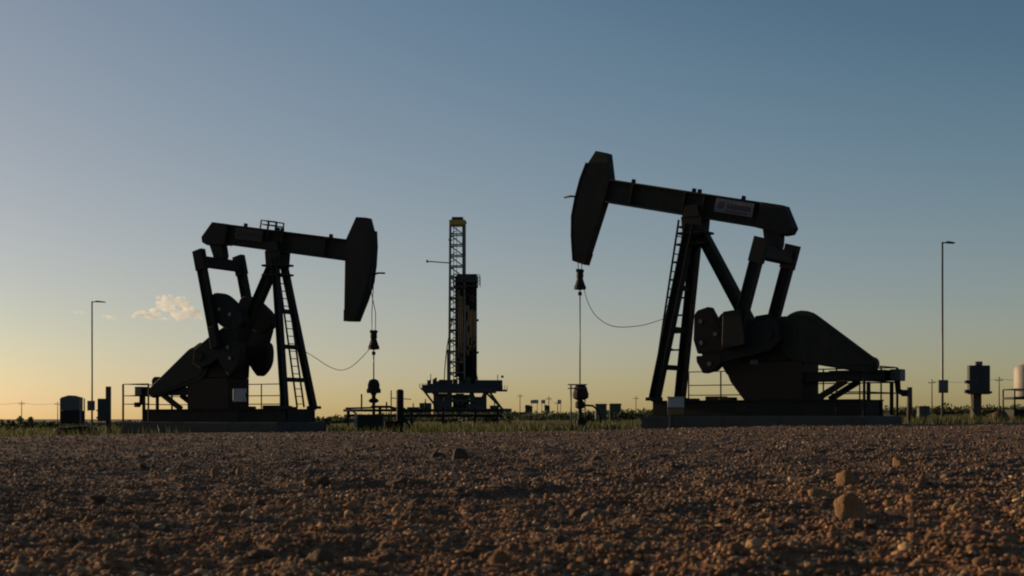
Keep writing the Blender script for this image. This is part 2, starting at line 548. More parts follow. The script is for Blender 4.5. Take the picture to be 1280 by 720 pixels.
rock(325, 708, 34, 12, 'flat dark slab of soil near the bottom edge at left', 'rock_dark', 16)
rock(595, 700, 30, 14, 'dark reddish clod near the bottom edge at the centre', 'rock_red', 17)
rock(1228, 690, 34, 18, 'reddish brown clod near the bottom right corner', 'rock_red', 18)
rock(1262, 690, 30, 18, 'tan stone beside the reddish clod in the bottom right corner', 'rock', 19)
for k, (px, py, w, h, lab) in enumerate((
        (120, 634, 22, 9, 'low dark stone half sunk in the gravel at far left'),
        (255, 640, 18, 10, 'brown stone half sunk in the gravel below the left pump jack pad'),
        (520, 640, 22, 10, 'brown stone half sunk in the gravel below the drilling rig'),
        (905, 660, 20, 11, 'reddish stone half sunk in the gravel left of the largest rock'),
        (745, 578, 15, 9, 'small stone far back on the gravel below the right wellhead'),
        (1190, 640, 16, 9, 'small brown stone on the gravel right of the largest rock'),
        (700, 692, 20, 12, 'dark stone near the bottom edge, right of the centre'),
        (190, 700, 20, 12, 'brown stone near the bottom edge at left'))):
    rock(px, py, w, h, lab, 'rock_red' if k % 3 else 'rock_dark', 40 + k, name='stone')


# ------------------------------------------------------------------ pump jacks
PIV = 7.0                    # height of the walking beam's axis above the ground
HALF_EQ = 1.11
SHAFT = (-2.9, 2.8)


class Pose:
    def __init__(s, X, Y, th, sg, phi):
        s.X, s.Y, s.th, s.sg, s.phi = X, Y, th, sg, phi
        s.ns = -1 if sg > 0 else 1           # which local side faces the camera
        s.rz = -th if sg > 0 else math.pi - th
        s.loc = Vector((X, Y, gz(X)))

    def W(s, x, yl, z):                      # local (along beam, towards camera side, up) -> world
        c, sn = math.cos(s.rz), math.sin(s.rz)
        y = s.ns * yl
        return Vector((s.X + x * c - y * sn, s.Y + x * sn + y * c, s.loc.z + z))

    def R(s, a, b):                          # walking beam frame -> local x, z
        c, sn = math.cos(s.phi), math.sin(s.phi)
        return (a * c - b * sn, PIV + a * sn + b * c)


def circle(cx, cz, r, a0, a1, n):
    return [(cx + r * math.cos(math.radians(a0 + (a1 - a0) * i / n)), cz + r * math.sin(math.radians(a0 + (a1 - a0) * i / n))) for i in range(n + 1)]


def hull_two(c0, r0, c1, r1, n=14):
    """Outline of a belt guard: two circles joined by their tangents (convex hull)."""
    pts = circle(*c0, r0, 0, 360, 28)[:-1] + circle(*c1, r1, 0, 360, 20)[:-1]
    pts = sorted(set((round(a, 4), round(b, 4)) for a, b in pts))
    def half(p):
        h = []
        for q in p:
            while len(h) > 1 and (h[-1][0] - h[-2][0]) * (q[1] - h[-2][1]) - (h[-1][1] - h[-2][1]) * (q[0] - h[-2][0]) <= 0:
                h.pop()
            h.append(q)
        return h
    a = half(pts); b = half(pts[::-1])
    return a[:-1] + b[:-1]


def soften(poly, times=2):
    for _ in range(times):                           # cut every corner: cast iron has none
        poly = [q for i in range(len(poly)) for q in (
            tuple(0.75 * u + 0.25 * w for u, w in zip(poly[i], poly[(i + 1) % len(poly)])),
            tuple(0.25 * u + 0.75 * w for u, w in zip(poly[i], poly[(i + 1) % len(poly)])))]
    return poly


def pump_jack(p, label, S):
    ns = p.ns
    root = thing('pump_jack', label, 'pump jack', p.loc, p.rz, 'oil pump jacks')

    def Y(a, b):
        return (min(ns * a, ns * b), max(ns * a, ns * b))

    def rp(poly):
        return [p.R(a, b) for a, b in poly]

    def P3(a, b, yl):
        x, z = p.R(a, b); return (x, ns * yl, z)

    # skid base
    for s in (-1, 1):
        MB().ibeam((-5.75, s * 0.85, 0.605), (1.05, s * 0.85, 0.605), 0.22, 0.48, 0.035).build('skid_beam', 'black', root)
    for x in (-5.6, -4.6, -3.6, -2.6, -1.6, -0.6, 0.4, 0.95):
        MB().box(x - 0.09, x + 0.09, -0.735, 0.735, 0.385, 0.79).build('cross_member', 'black', root)
    MB().box(-5.7, 1.0, -0.72, 0.72, 0.792, 0.84).build('deck_plate', 'black', root)
    # heaps of gear left on the skid deck
    for (x0, x1, yl, h) in ((-0.85, -0.25, -0.35, 0.14), (-1.45, -1.0, 0.2, 0.10), (0.1, 0.55, -0.3, 0.08)):
        MB().box(x0, x1, ns * yl - 0.2, ns * yl + 0.2, 0.842, 0.842 + h).build('cable_tray', 'black', root, 0.02)

    # samson post: two front legs, one rear leg
    for s in (1, -1):
        MB().ibeam((1.01, s * 0.83, 0.86), (0.06, s * 0.22, 6.36), S['leg_w'], S['leg_w'], 0.035, (1, 0, 0)).build('leg', 'black' if s == ns else S['far_leg'], root)
        MB().box(0.78, 1.24, s * 0.85 - 0.14, s * 0.85 + 0.14, 0.845, 0.95).build('foot_plate', 'black', root)
    MB().ibeam((-2.0, 0, 2.95), (-0.12, 0, 6.25), 0.34, 0.34, 0.035, (1, 0, 0)).build('rear_leg', 'green', root)
    for z in (1.9, 3.1, 4.4):
        t = (z - 0.86) / 5.5
        x = 1.01 - 0.95 * t; hw = 0.83 - 0.61 * t
        MB().box(x - 0.05, x + 0.05, -hw + 0.17, hw - 0.17, z - 0.08, z + 0.08).build('leg_brace', 'black', root)
    MB().prism([(-0.36, 6.62), (0.36, 6.62), (0.30, 6.0), (-0.30, 6.0)], -0.30, 0.30).build('cap_plate', 'black', root)
    for z in (6.1, 5.75):
        MB().box(-0.46, 0.46, -0.36, 0.36, z - 0.035, z + 0.035).build('cap_flange', 'black', root)
    bb = MB(); bb.prism([(-0.30, 6.6), (0.30, 6.6), (0.22, 6.95), (-0.22, 6.95)], -0.34, 0.34)
    bb.build('centre_bearing', 'black', root)

    # walking beam
    bm_ = MB()
    hgt = 0.38
    bm_.prism(rp([(-3.08, hgt - 0.05), (3.22, hgt - 0.05), (3.22, hgt), (-3.08, hgt)]), -0.21, 0.21)
    bm_.prism(rp([(-2.7, -hgt), (3.22, -hgt), (3.22, -hgt + 0.05), (-2.7, -hgt + 0.05)]), -0.21, 0.21)
    bm_.prism(rp([(-3.0, -hgt + 0.052), (3.22, -hgt + 0.052), (3.22, hgt - 0.052), (-3.0, hgt - 0.052)]), -0.035, 0.035)
    for a in (-2.4, -0.35, 0.35, 2.3):
        bm_.prism(rp([(a - 0.02, -hgt + 0.054), (a + 0.02, -hgt + 0.054), (a + 0.02, hgt - 0.054), (a - 0.02, hgt - 0.054)]), -0.2, 0.2)
    beam = bm_.build('walking_beam', 'green', root)
    MB().prism(rp([(-3.06, 0.385), (-2.3, 0.385), (-2.3, -0.40), (-2.62, -0.42), (-3.18, -0.50), (-3.43, -0.42), (-3.50, -0.22)]), -0.235, 0.235).build('tail_plate', 'black', root, 0.015)
    for a in (2.4, 0.15, -0.05, -1.6):
        MB().prism(rp([(a - 0.05, 0.382), (a + 0.05, 0.382), (a + 0.04, 0.50), (a - 0.04, 0.50)]), -0.06, 0.06).build('lifting_eye', 'black', beam)
    # company panel on the camera side of the beam, its print worn past reading
    y0, y1 = Y(0.216, 0.236)
    a0, a1 = S['sign_a']
    sg = MB().prism(rp([(a0, 0.30), (a1, 0.30), (a1, -0.12), (a0, -0.12)]), y0, y1).build('name_panel', S['sign_mat'], beam)
    y0, y1 = Y(0.2365, 0.242)
    e = a1 if ns > 0 else a0; d = -1 if ns > 0 else 1
    MB().prism(rp(circle(e + d * 0.2, 0.11, 0.125, 0, 360, 14)[:-1]), y0, y1).build('emblem', S['logo_mat'], sg)
    lt = MB(); xx = 0.42
    for wd, bot in ((0.10, 0), (0.08, 0.01), (0.11, 0), (0.07, 0.02), (0.10, 0), (0.09, 0), (0.08, 0.01)):
        q = [(e + d * xx, 0.17), (e + d * (xx + wd), 0.17), (e + d * (xx + wd), 0.02 + bot), (e + d * xx, 0.02 + bot)]
        lt.prism(rp(q), y0, y1); xx += wd + 0.028
    lt.build('worn_lettering', S['logo_mat'], sg)
    MB().prism(rp([(e + d * 0.36, -0.03), (e + d * 1.15, -0.03), (e + d * 1.15, -0.08), (e + d * 0.36, -0.08)]), y0, y1).build('underline', S['line_mat'], sg)

    # horse head
    hp = [(3.5, 1.2), (3.96, 1.22), (4.18, 0.78), (4.30, 0.25), (4.36, -0.4), (4.36, -1.0), (4.22, -1.65), (3.98, -2.45), (3.58, -2.5), (3.28, -0.42), (3.2, 0.4)]
    MB().prism(rp(hp), -0.17, 0.17).build('horse_head', 'green', root, 0.012)
    fr = [(4.19, 0.79), (4.31, 0.25), (4.37, -0.4), (4.37, -1.0), (4.23, -1.65), (3.99, -2.45)]
    bk = [(4.24, 0.80), (4.36, 0.26), (4.42, -0.4), (4.42, -1.0), (4.28, -1.66), (4.04, -2.44)]
    MB().prism(rp(fr + bk[::-1]), -0.20, 0.20).build('cable_track', 'black', root)
    MB().prism(rp([(3.57, -2.502), (3.99, -2.452), (4.09, -2.1), (3.51, -2.1)]), -0.176, 0.176).build('head_toe', 'oxide', root)
    xw, zw = p.R(4.40, -0.35 if ns > 0 else -0.75)
    MB().tube([(xw - 0.05, 0, zw), (xw + 0.28, 0, zw + 0.06), (xw + 0.55, 0, zw + 0.04)], 0.035, 6).build('cable_stop', 'black', root)

    # bridle, carrier bar, polished rod
    xr = 4.30
    zb, zr = S['bell_z'], S['rod_z']
    for s in (-0.11, 0.11):
        pts = [P3(4.45, -0.5, s)] + [P3(4.45, -1.1, s)]
        xx0 = pts[-1][0]
        pts.append((xr, s, zb + 0.75)); pts.append((xr, s, zb))
        MB().tube(pts, 0.014, 5).build('bridle_cable', 'wire', root)
    MB().lathe([(0.06, 0.62), (0.11, 0.60), (0.12, 0.42), (0.10, 0.36), (0.17, 0.14), (0.20, 0.10), (0.20, 0.0), (0.04, -0.02)][::-1], xr, 0, zb - 0.55, 12).build('carrier_bar', 'black', root)
    MB().tube([(xr, 0, zr), (xr, 0, zb - 0.5)], 0.022, 6).build('polished_rod', 'steel', root)
    MB().box(xr - 0.07, xr + 0.07, -0.15, 0.15, zb + 0.02, zb + 0.12).build('cable_clamp', 'black', root, 0.01)
    MB().box(xr - 0.05, xr + 0.05, -0.05, 0.05, zb - 0.75, zb - 0.63).build('rod_clamp', 'black', root, 0.01)

    # equaliser and pitmans
    ex, ez = p.R(-2.75, 0); ez -= 1.139
    tb = p.R(-2.82, -0.40)
    q0 = p.R(-3.12, -0.44); q1 = p.R(-2.52, -0.40)
    MB().prism([q0, q1, (ex + 0.24, ez + 0.30), (ex + 0.20, ez + 0.16), (ex - 0.20, ez + 0.16), (ex - 0.24, ez + 0.30)], -0.17, 0.17).build('equaliser_bearing', 'black', root)
    MB().box(ex - 0.17, ex + 0.17, -0.98, 0.98, ez - 0.20, ez + 0.19).build('equaliser', S['far_leg'] if ns > 0 else 'black', root, 0.02)
    wx, wz = S['wrist']
    for s in (1, -1):
        yc = s * HALF_EQ
        d = Vector((wx - ex, 0, wz - ez)).normalized()
        top = Vector((ex, yc, ez)) - d * 0.42
        pit = MB().ibeam(tuple(top), (wx, yc, wz), 0.20, 0.37, 0.04, (1, 0, 0)).build('pitman', 'black', root)
        MB().bar(tuple(top), tuple(top + d * 0.75), 0.25, 0.43, (1, 0, 0)).build('pitman_head', 'black', pit)
        mb = MB(); n_ = Vector((-d.z, 0, d.x)); wv = Vector((wx, yc, wz))
        k = S['wrist_size']
        o = [wv + n_ * 0.30 * k + d * 0.35, wv + n_ * 0.36 * k - d * 0.9 * k, wv - n_ * 0.36 * k - d * 0.95 * k, wv - n_ * 0.36 * k + d * 0.35]
        mb.prism(S.get('wrist_poly') or [(q.x, q.z) for q in o], yc - 0.13, yc + 0.13).build('wrist_bearing', 'black', pit, 0.02)
    # gear reducer on its pedestal
    MB().prism(S['gearbox'], -0.55, 0.55).build('gear_reducer', 'black', root, 0.03)
    MB().prism(S['pedestal'], -0.60, 0.60).build('pedestal', S['ped_mat'], root, 0.02)
    MB().tube([(SHAFT[0], -1.02, SHAFT[1]), (SHAFT[0], 1.02, SHAFT[1])], 0.17, 14).build('crank_shaft', 'black', root)
    y0, y1 = Y(0.606, 0.63)
    if ns > 0:
        MB().box(-2.42, -2.18, y0, y1, 1.92, 2.06).build('rating_plate', 'grey', root)
    # cranks with their counterweights, both sides in step
    for s in (1, -1):
        a, b = sorted((s * 0.66, s * 0.96))
        cr = MB().prism(S['crank'], a, b).build('crank', 'black', root, 0.02)
        a, b = sorted((s * 0.625, s * 0.985))
        for poly in S['weights']:
            MB().prism(soften(poly) if S['round_weights'] else poly, a, b).build('counterweight', 'oxide' if ns > 0 else 'black', cr, 0.03)
        for (bx, bz) in S['bolt_hole_discs']:
            MB().tube([(bx, s * 0.98, bz), (bx, s * 1.035, bz)], 0.07, 8).build('bolt_hole_disc', 'steel', cr)  # pale discs stand in for sky seen through bolt holes
    # belt guard over the sheaves
    g = S['guard']
    y0, y1 = Y(0.615, 0.78) if ns < 0 else Y(0.562, 0.80)
    yg0, yg1 = sorted((-ns * 0.66, -ns * 0.66 + 0))
    gy = S['guard_y']
    y0, y1 = Y(*gy)
    bg = MB().prism(hull_two(*g), y0, y1).build('belt_guard', 'green', root, 0.03)
    MB().prism(hull_two((g[0][0], g[0][1]), g[1] * 0.72, (g[2][0], g[2][1]), g[3] * 0.6), *Y(gy[1] + 0.002, gy[1] + 0.02)).build('guard_cover', 'green', bg)

    # motor platform with its raking struts
    for s in (-1, 1):
        MB().ibeam((-6.3, s * 0.5, 1.52), (-3.84, s * 0.5, 1.52), 0.16, 0.27, 0.03).build('platform_beam', 'black', root)
        MB().bar((-4.25, s * 0.5, 0.86), (-5.15, s * 0.5, 1.385), 0.16, 0.16, (0, 0, 1)).build('platform_strut', 'black', root)
    MB().box(-6.25, -4.6, -0.42, 0.42, 1.655, 1.69).build('platform_deck', 'black', root)
    mo = MB().tube([(-5.62, -0.42, 1.90), (-5.62, 0.38, 1.90)], 0.20, 14).build('motor', 'black', root)
    MB().box(-5.79, -5.44, -0.32, 0.3, 1.692, 1.74).build('motor_foot', 'black', mo)
    MB().box(-6.52, -6.2, -0.62, -0.2, 1.38, 1.72).build('junction_box', 'grey', root, 0.015)
    MB().tube([(-6.36, -0.4, 1.38), (-6.38, -0.4, 1.1), (-6.55, -0.4, 1.02)], 0.09, 8).build('conduit', 'black', root)
    MB().box(-6.68, -6.5, -0.5, -0.3, 0.93, 1.12).build('brake_lever', 'black', root, 0.02)
    for x in (-6.15, -5.45):
        MB().bar((x, -0.5, 0.385), (x, -0.5, 1.37), 0.09, 0.09).build('platform_post', 'oxide', root)

    # ladder up the front legs
    lo = S['ladder_off']
    def lad(z):
        t = (z - 0.86) / 5.5
        return 1.01 - 0.95 * t + lo
    z0, z1 = S['ladder_z']
    lw = S['ladder_w']
    ladder = MB()
    rails = []
    for s in (-1, 1):
        MB().bar((lad(z0), s * lw, z0), (lad(z1), s * lw, z1), 0.05, 0.05, (1, 0, 0)).build('ladder_rail', 'black', root)
    k = 0
    z = z0 + 0.12
    while z < z1:
        MB().bar((lad(z), -lw + 0.026, z), (lad(z), lw - 0.026, z), 0.03, 0.03).build('rung', 'black', root)
        if k % 2 == 0 and lo > 0.2:
            for s in (-1, 1):
                MB().bar((lad(z) - 0.03, s * lw, z), (lad(z) - lo - 0.02, s * lw * 0.9, z), 0.055, 0.055).build('ladder_bracket', 'black', root)
        z += 0.275; k += 1
    if S['top_rail']:
        tr = MB()
        for (a, y) in ((0.02, -0.2), (0.02, 0.2), (-0.35, 0.2), (-0.35, -0.2), (-0.72, 0.2), (-0.72, -0.2)):
            tr.tube([P3(a, 0.385, y), P3(a, 0.68, y)], 0.028, 6)
        for b in (0.54, 0.68):
            tr.tube([P3(0.02, b, -0.2), P3(-0.72, b, -0.2)], 0.026, 6); tr.tube([P3(0.02, b, 0.2), P3(-0.72, b, 0.2)], 0.026, 6)
            tr.tube([P3(-0.72, b, 0.2), P3(-0.72, b, -0.2)], 0.026, 6)
        tr.build('beam_handrail', 'black', root)['kind'] = 'stuff'
    return root


POSE_L = Pose(-8.60, 51.6, 0.518, 1, -0.164)
POSE_R = Pose(5.77, 44.2, 0.614, -1, 0.224)
GEARBOX = [(-1.80, 2.0), (-1.72, 3.0), (-2.05, 3.22), (-2.4, 3.30), (-3.3, 3.34), (-3.75, 3.1), (-3.9, 2.0)]
SPEC_L = dict(
    round_weights=True, far_leg='black', leg_w=0.22, sign_a=(-1.85, -0.55), sign_mat=M['sign_faded'], logo_mat=M['logo_faded'], line_mat=M['logo_faded'],
    bell_z=3.48, rod_z=1.8, wrist=(-2.02, 3.42), wrist_size=0.5, gearbox=GEARBOX, ped_mat='oxide',
    pedestal=[(-1.85, 0.842), (-1.85, 1.998), (-3.85, 1.998), (-3.85, 0.842)],
    crank=[(-3.25, 2.55), (-2.85, 2.35), (-2.3, 2.55), (-1.15, 3.25), (-0.95, 3.8), (-1.35, 4.05), (-2.4, 3.55), (-3.2, 3.05)],
    weights=[[(-2.46, 4.9), (-2.20, 5.15), (-1.75, 5.08), (-1.28, 4.74), (-0.85, 4.38), (-0.78, 3.95), (-1.3, 3.62), (-2.0, 3.95), (-2.3, 4.3)],
             [(-2.13, 3.36), (-1.04, 3.42), (-0.93, 2.99), (-1.0, 2.45), (-1.43, 2.04), (-1.62, 2.16), (-2.3, 3.03)]],
    bolt_hole_discs=[(-1.9, 4.5), (-1.4, 4.3), (-1.4, 2.7), (-1.5, 3.1)],
    guard=((-3.45, 2.52), 0.66, (-5.55, 1.52), 0.24), guard_y=(0.64, 0.82) , ladder_off=0.06, ladder_z=(0.9, 5.9), ladder_w=0.20, top_rail=True)
SPEC_L['guard_y'] = (0.995, 1.0)
SPEC_R = dict(
    round_weights=False, far_leg='oxide', leg_w=0.29, sign_a=(-2.12, -0.80), sign_mat=M['sign'], logo_mat=M['navy'], line_mat=M['red'],
    bell_z=5.12, rod_z=1.2, wrist=(-1.92, 2.62), wrist_size=1.0, wrist_poly=[(-1.56, 3.5), (-2.14, 3.56), (-2.30, 2.5), (-1.52, 2.35)], gearbox=GEARBOX, ped_mat='oxide',
    pedestal=[(-1.95, 0.842), (-1.5, 1.4), (-1.3, 1.85), (-1.5, 1.998), (-3.85, 1.998), (-3.85, 0.842)],
    crank=[(-3.3, 2.6), (-3.0, 2.3), (-1.4, 1.98), (-0.75, 2.05), (-0.65, 2.55), (-1.4, 2.75), (-2.8, 3.25), (-3.2, 3.15)],
    weights=[[(-0.46, 3.48), (-0.57, 3.6), (-0.95, 3.70), (-1.22, 3.23), (-1.43, 2.91), (-1.42, 2.30), (-0.57, 2.27), (-0.43, 2.7)],
             [(-0.52, 2.20), (-1.40, 2.24), (-1.42, 2.01), (-1.14, 1.75), (-0.76, 1.66), (-0.54, 2.02)]],
    bolt_hole_discs=[(-0.7, 3.25), (-1.2, 2.85), (-0.72, 2.6), (-1.0, 1.95)],
    guard=((-3.80, 2.72), 0.76, (-5.88, 1.82), 0.24), guard_y=(0.64, 0.82), ladder_off=0.46, ladder_z=(1.8, 6.55), ladder_w=0.20, top_rail=False)
SPEC_L['guard_y'] = (0.64, 0.82)
# the guards stand outboard of the gear case, behind the sweep of the crank
for S_ in (SPEC_L, SPEC_R):
    S_['guard_y'] = (0.40, 0.622)

pump_jack(POSE_L, 'dark pump jack on the left, head dipped to the right, handrail on its beam', SPEC_L)
pump_jack(POSE_R, 'dark pump jack on the right, head raised to the left, pale name panel', SPEC_R)


# ------------------------------------------------------------------ things round each pump jack
def concrete_pad(p, label, back):
    pts = [(-6.0, -1.45), (1.15, -1.45), (1.15, 1.45), (-6.0, 1.45)]
    mb = MB().box(back, 1.15, -1.45, 1.45, -0.35, 0.36)
    o = mb.build('concrete_pad', 'conc', None, 0.03)
    o.location = p.loc; o.rotation_euler = (0, 0, p.rz)
    tag(o, label, 'concrete pad', 'pump jack pads')


concrete_pad(POSE_L, 'long grey concrete pad under the left pump jack', -6.52)
concrete_pad(POSE_R, 'long grey concrete pad under the right pump jack', -6.14)


def railing(p, label, near_end, far_end, back):
    root = thing('safety_railing', label, 'railing', p.loc, p.rz, 'railings round the pump jacks')
    ns = p.ns
    zt = 1.80
    posts = []
    for yl, xe, n in ((-1.32, far_end, 6), (1.32, near_end, 1)):
        xs = [back + (xe - back) * i / n for i in range(n + 1)]
        for i, x in enumerate(xs):
            r = 0.04 if i == 0 else 0.024
            MB().tube([(x, ns * yl, 0.362), (x, ns * yl, zt)], r, 6).build('post', 'black', root)
        for z in (zt, 1.36, 1.04):
            MB().tube([(back, ns * yl, z), (xe, ns * yl, z)], 0.02, 6).build('rail', 'black', root)
    for z in (zt, 1.36, 1.04):
        MB().tube([(back, -1.3, z), (back, 1.3, z)], 0.02, 6).build('rail', 'black', root)
    MB().tube([(back, 0, 0.362), (back, 0, zt)], 0.024, 6).build('post', 'black', root)


railing(POSE_L, 'thin pipe railing along the concrete pad of the left pump jack', -5.1, -0.95, -6.42)
railing(POSE_R, 'thin pipe railing along the concrete pad of the right pump jack', -5.2, 0.95, -6.02)


def sag_cable(p, pts, label):
    w = [p.W(q[0], q[2] if len(q) > 2 else 0, q[1]) for q in pts]
    dense = []
    n = len(w)
    for i in range(n - 1):                      # Catmull-Rom through the points
        a, b, c, d = w[max(i - 1, 0)], w[i], w[i + 1], w[min(i + 2, n - 1)]
        for k in range(6):
            t = k / 6
            dense.append(0.5 * ((2 * b) + (c - a) * t + (2 * a - 5 * b + 4 * c - d) * t * t + (3 * b - a - 3 * c + d) * t ** 3))
    dense.append(w[-1])
    o = MB().tube(dense, 0.0115, 6).build('cable', 'wire')
    tag(o, label, 'cable', 'slack cables on the wells')


sag_cable(POSE_L, [(4.16, 2.98), (3.75, 2.62), (3.3, 2.32), (2.83, 2.22), (2.12, 2.40, -0.2), (1.4, 2.72, -0.4), (0.78, 2.98, -0.56)],
          'slack black cable hanging from the carrier bar of the left pump jack')
sag_cable(POSE_R, [(4.16, 4.62), (3.95, 4.05), (3.6, 3.60), (2.97, 3.29), (2.01, 3.28), (1.19, 3.43, 0.1), (1.03, 3.46, 0.2)],
          'slack black cable hanging from the carrier bar of the right pump jack')


def wellhead(p, label, left):
    w = p.W(4.30, 0, 0)
    root = thing('wellhead', label, 'wellhead', (w.x, w.y, gz(w.x)), 0, 'wellheads under the pump jacks')
    if left:
        MB().lathe([(0.09, 1.26), (0.10, 1.32), (0.25, 1.34), (0.25, 1.47), (0.21, 1.50), (0.21, 1.64), (0.16, 1.78), (0.06, 1.83)], 0, 0, 0, 14).build('stuffing_box', 'black', root)
        MB().lathe([(0.06, 0.98), (0.13, 1.0), (0.19, 1.06), (0.13, 1.13), (0.07, 1.16), (0.07, 1.27)], 0, 0, 0, 12).build('flange', 'black', root)
        MB().tube([(0, 0, 0.3), (0, 0, 1.0)], 0.055, 8).build('casing', 'black', root)
        MB().tube([(-0.1, 0, 0.85), (0.55, 0, 0.85), (0.72, 0, 0.80), (1.1, 0.1, 0.78)], 0.045, 8).build('flow_line', 'black', root)
        MB().tube([(-0.08, 0, 0.82), (-1.0, 0.1, 0.80)], 0.03, 8).build('flow_line', 'grey', root)
        MB().bar((-0.65, 0, 0.02), (-0.62, 0, 0.62), 0.09, 0.09).build('guard_post', 'white', root)
        MB().bar((-0.62, 0, 0.62), (-0.95, 0.05, 0.82), 0.05, 0.05).build('post_brace', 'grey', root)
        MB().box(-0.54, 0.36, -0.4, 0.4, -0.05, 0.50).build('cellar_box', 'black', root, 0.02)
    else:
        MB().lathe([(0.14, 0.95), (0.26, 1.02), (0.27, 1.15), (0.2, 1.38), (0.16, 1.44)], 0.02, 0, 0, 12).build('stuffing_box', 'oxide', root)
        MB().lathe([(0.08, 0.66), (0.16, 0.70), (0.16, 0.86), (0.08, 0.95)], 0, 0, 0, 12).build('flange', 'black', root)
        MB().tube([(0, 0, 0.2), (0, 0, 0.7)], 0.06, 8).build('casing', 'black', root)
        for (x, y) in ((-0.3, -0.2), (-0.3, 0.2), (0.18, 0.25)):
            MB().tube([(x, y, 0), (x, y, 1.46)], 0.022, 6).build('frame_post', 'steel', root)
        for z in (1.46, 1.34):
            fr = MB()
            fr.tube([(-0.4, -0.2, z), (0.22, -0.2, z)], 0.02, 6)
            fr.tube([(-0.4, 0.2, z), (0.22, 0.25, z)], 0.02, 6)
            fr.tube([(-0.3, -0.2, z), (-0.3, 0.2, z)], 0.02, 6)
            fr.build('frame_rail', 'steel', root)
        MB().tube([(0.1, 0, 0.78), (0.42, 0, 0.76), (0.62, 0, 0.6), (0.7, 0, 0.2)], 0.035, 8).build('flow_line', 'black', root)
        MB().box(-0.1, 0.22, -0.25, 0.25, -0.05, 0.30).build('cellar_box', 'black', root, 0.02)
        MB().bar((-0.16, -0.1, 0), (-0.16, -0.1, 0.26), 0.05, 0.05).build('guard_post', 'grey', root)


wellhead(POSE_L, 'dark wellhead with a drum shaped top and box base below the left pump jack', True)
wellhead(POSE_R, 'dark red wellhead inside a light pipe frame below the right pump jack', False)

w = POSE_R.W(-0.07, 1.42, 0)
r = thing('meter_cabinet', 'small white cabinet with a yellow lower panel in front of the right pump jack', 'cabinet', (w.x, w.y, w.z), 0)
MB().box(-0.25, 0.25, -0.1, 0.1, 0.62, 0.93).build('cabinet_body', 'white', r, 0.012)
MB().box(-0.25, 0.25, -0.1, 0.1, 0.40, 0.60).build('lower_panel', 'dull_yellow', r, 0.012)
MB().box(-0.27, 0.27, -0.12, 0.12, 0.93, 0.955).build('cap', 'white', r)
for s in (-0.2, 0.2):
    MB().box(s - 0.025, s + 0.025, -0.03, 0.03, -0.03, 0.40).build('leg', 'steel', r)

w = POSE_L.W(-0.9, 1.05, 0)
r = thing('control_cabinet', 'small pale grey cabinet on a post in front of the left pump jack pedestal', 'cabinet', (w.x, w.y, w.z), 0)
MB().box(-0.23, 0.23, -0.1, 0.1, 1.10, 1.58).build('cabinet_body', 'white', r, 0.015)
MB().box(-0.04, 0.04, -0.04, 0.04, 0.36, 1.10).build('post', 'black', r)
MB().box(0.21, 0.29, -0.05, 0.05, 1.25, 1.42).build('switch', 'black', r)

# concrete and pipework between the wells
pt = spot(500, 46)
r = thing('bollard', 'thick dark post with a raking brace right of the left wellhead', 'post', pt)
MB().tube([(0, 0, -0.1), (0, 0, 1.22), (0, 0, 1.30)], 0.12, 12).build('post_body', 'black', r)
MB().lathe([(0.125, 1.30), (0.11, 1.35), (0.05, 1.38)], 0, 0, 0, 12).build('cap', 'black', r)
MB().bar((0.05, 0, 0.55), (0.40, -0.05, 0.02), 0.09, 0.09).build('brace', 'black', r)
MB().box(-0.5, -0.12, -0.2, 0.2, -0.05, 0.35).build('valve_box', 'oxide', r, 0.02)
pt = spot(520, 62)
r = thing('pipe_rack', 'low dark run of pipes on stands behind the left wellhead', 'pipes', pt)
for z, y in ((0.78, 0.0), (0.55, 0.25)):
    MB().tube([(-3.2, y, z), (3.8, y, z)], 0.06, 8).build('pipe', 'black', r)
for x in (-3.0, -1.6, -0.2, 1.2, 2.6, 3.6):
    MB().box(x - 0.05, x + 0.05, -0.05, 0.35, -0.05, 0.9).build('stand', 'black', r)
for x in (-2.4, -1.3, 0.4):
    MB().tube([(x, 0, 0.84), (x, 0, 1.5 if x < -2 else 1.15)], 0.04, 6).build('riser', 'black', r)
pt = spot(489, 56)
r = thing('pipe_riser', 'thin vertical pipe with a short arm behind the left wellhead', 'pipe', pt)
MB().tube([(0, 0, -0.05), (0, 0, 1.55)], 0.025, 6).build('riser', 'black', r)
MB().tube([(0, 0, 1.25), (0.8, 0, 1.2)], 0.018, 6).build('arm', 'black', r)


# ------------------------------------------------------------------ light poles and cabinets
def light_pole(px, D, h, label, box_z, arm):
    r = thing('light_pole', label, 'light pole', spot(px, D), 0, 'slim light poles beside the pad')
    MB().tube([(0, 0, -0.1), (0, 0, 1.5), (0, 0, h)], 0.052, 8, 0.034).build('pole', 'steel', r)
    MB().lathe([(0.14, -0.05), (0.14, 0.06), (0.07, 0.08)], 0, 0, 0, 10).build('base', 'conc', r)
    MB().box(-0.18, 0.16, -0.17, -0.062, box_z - 0.23, box_z + 0.23).build('control_box', 'grey', r, 0.012)
    a = MB().tube([(0, 0, h - 0.04), (arm * 0.3, 0, h - 0.02)], 0.025, 6).build('arm', 'steel', r)
    MB().prism([(arm * 0.28, h - 0.04), (arm, h - 0.06), (arm, h - 0.02), (arm * 0.5, h + 0.02), (arm * 0.28, h + 0.02)], -0.10, 0.10).build('lamp', 'grey', r, 0.008)


light_pole(115, 66, 6.15, 'slim light pole standing left of the left pump jack', 1.25, 0.62)
light_pole(1178, 50, 6.42, 'slim light pole standing right of the right pump jack', 1.28, 0.42)

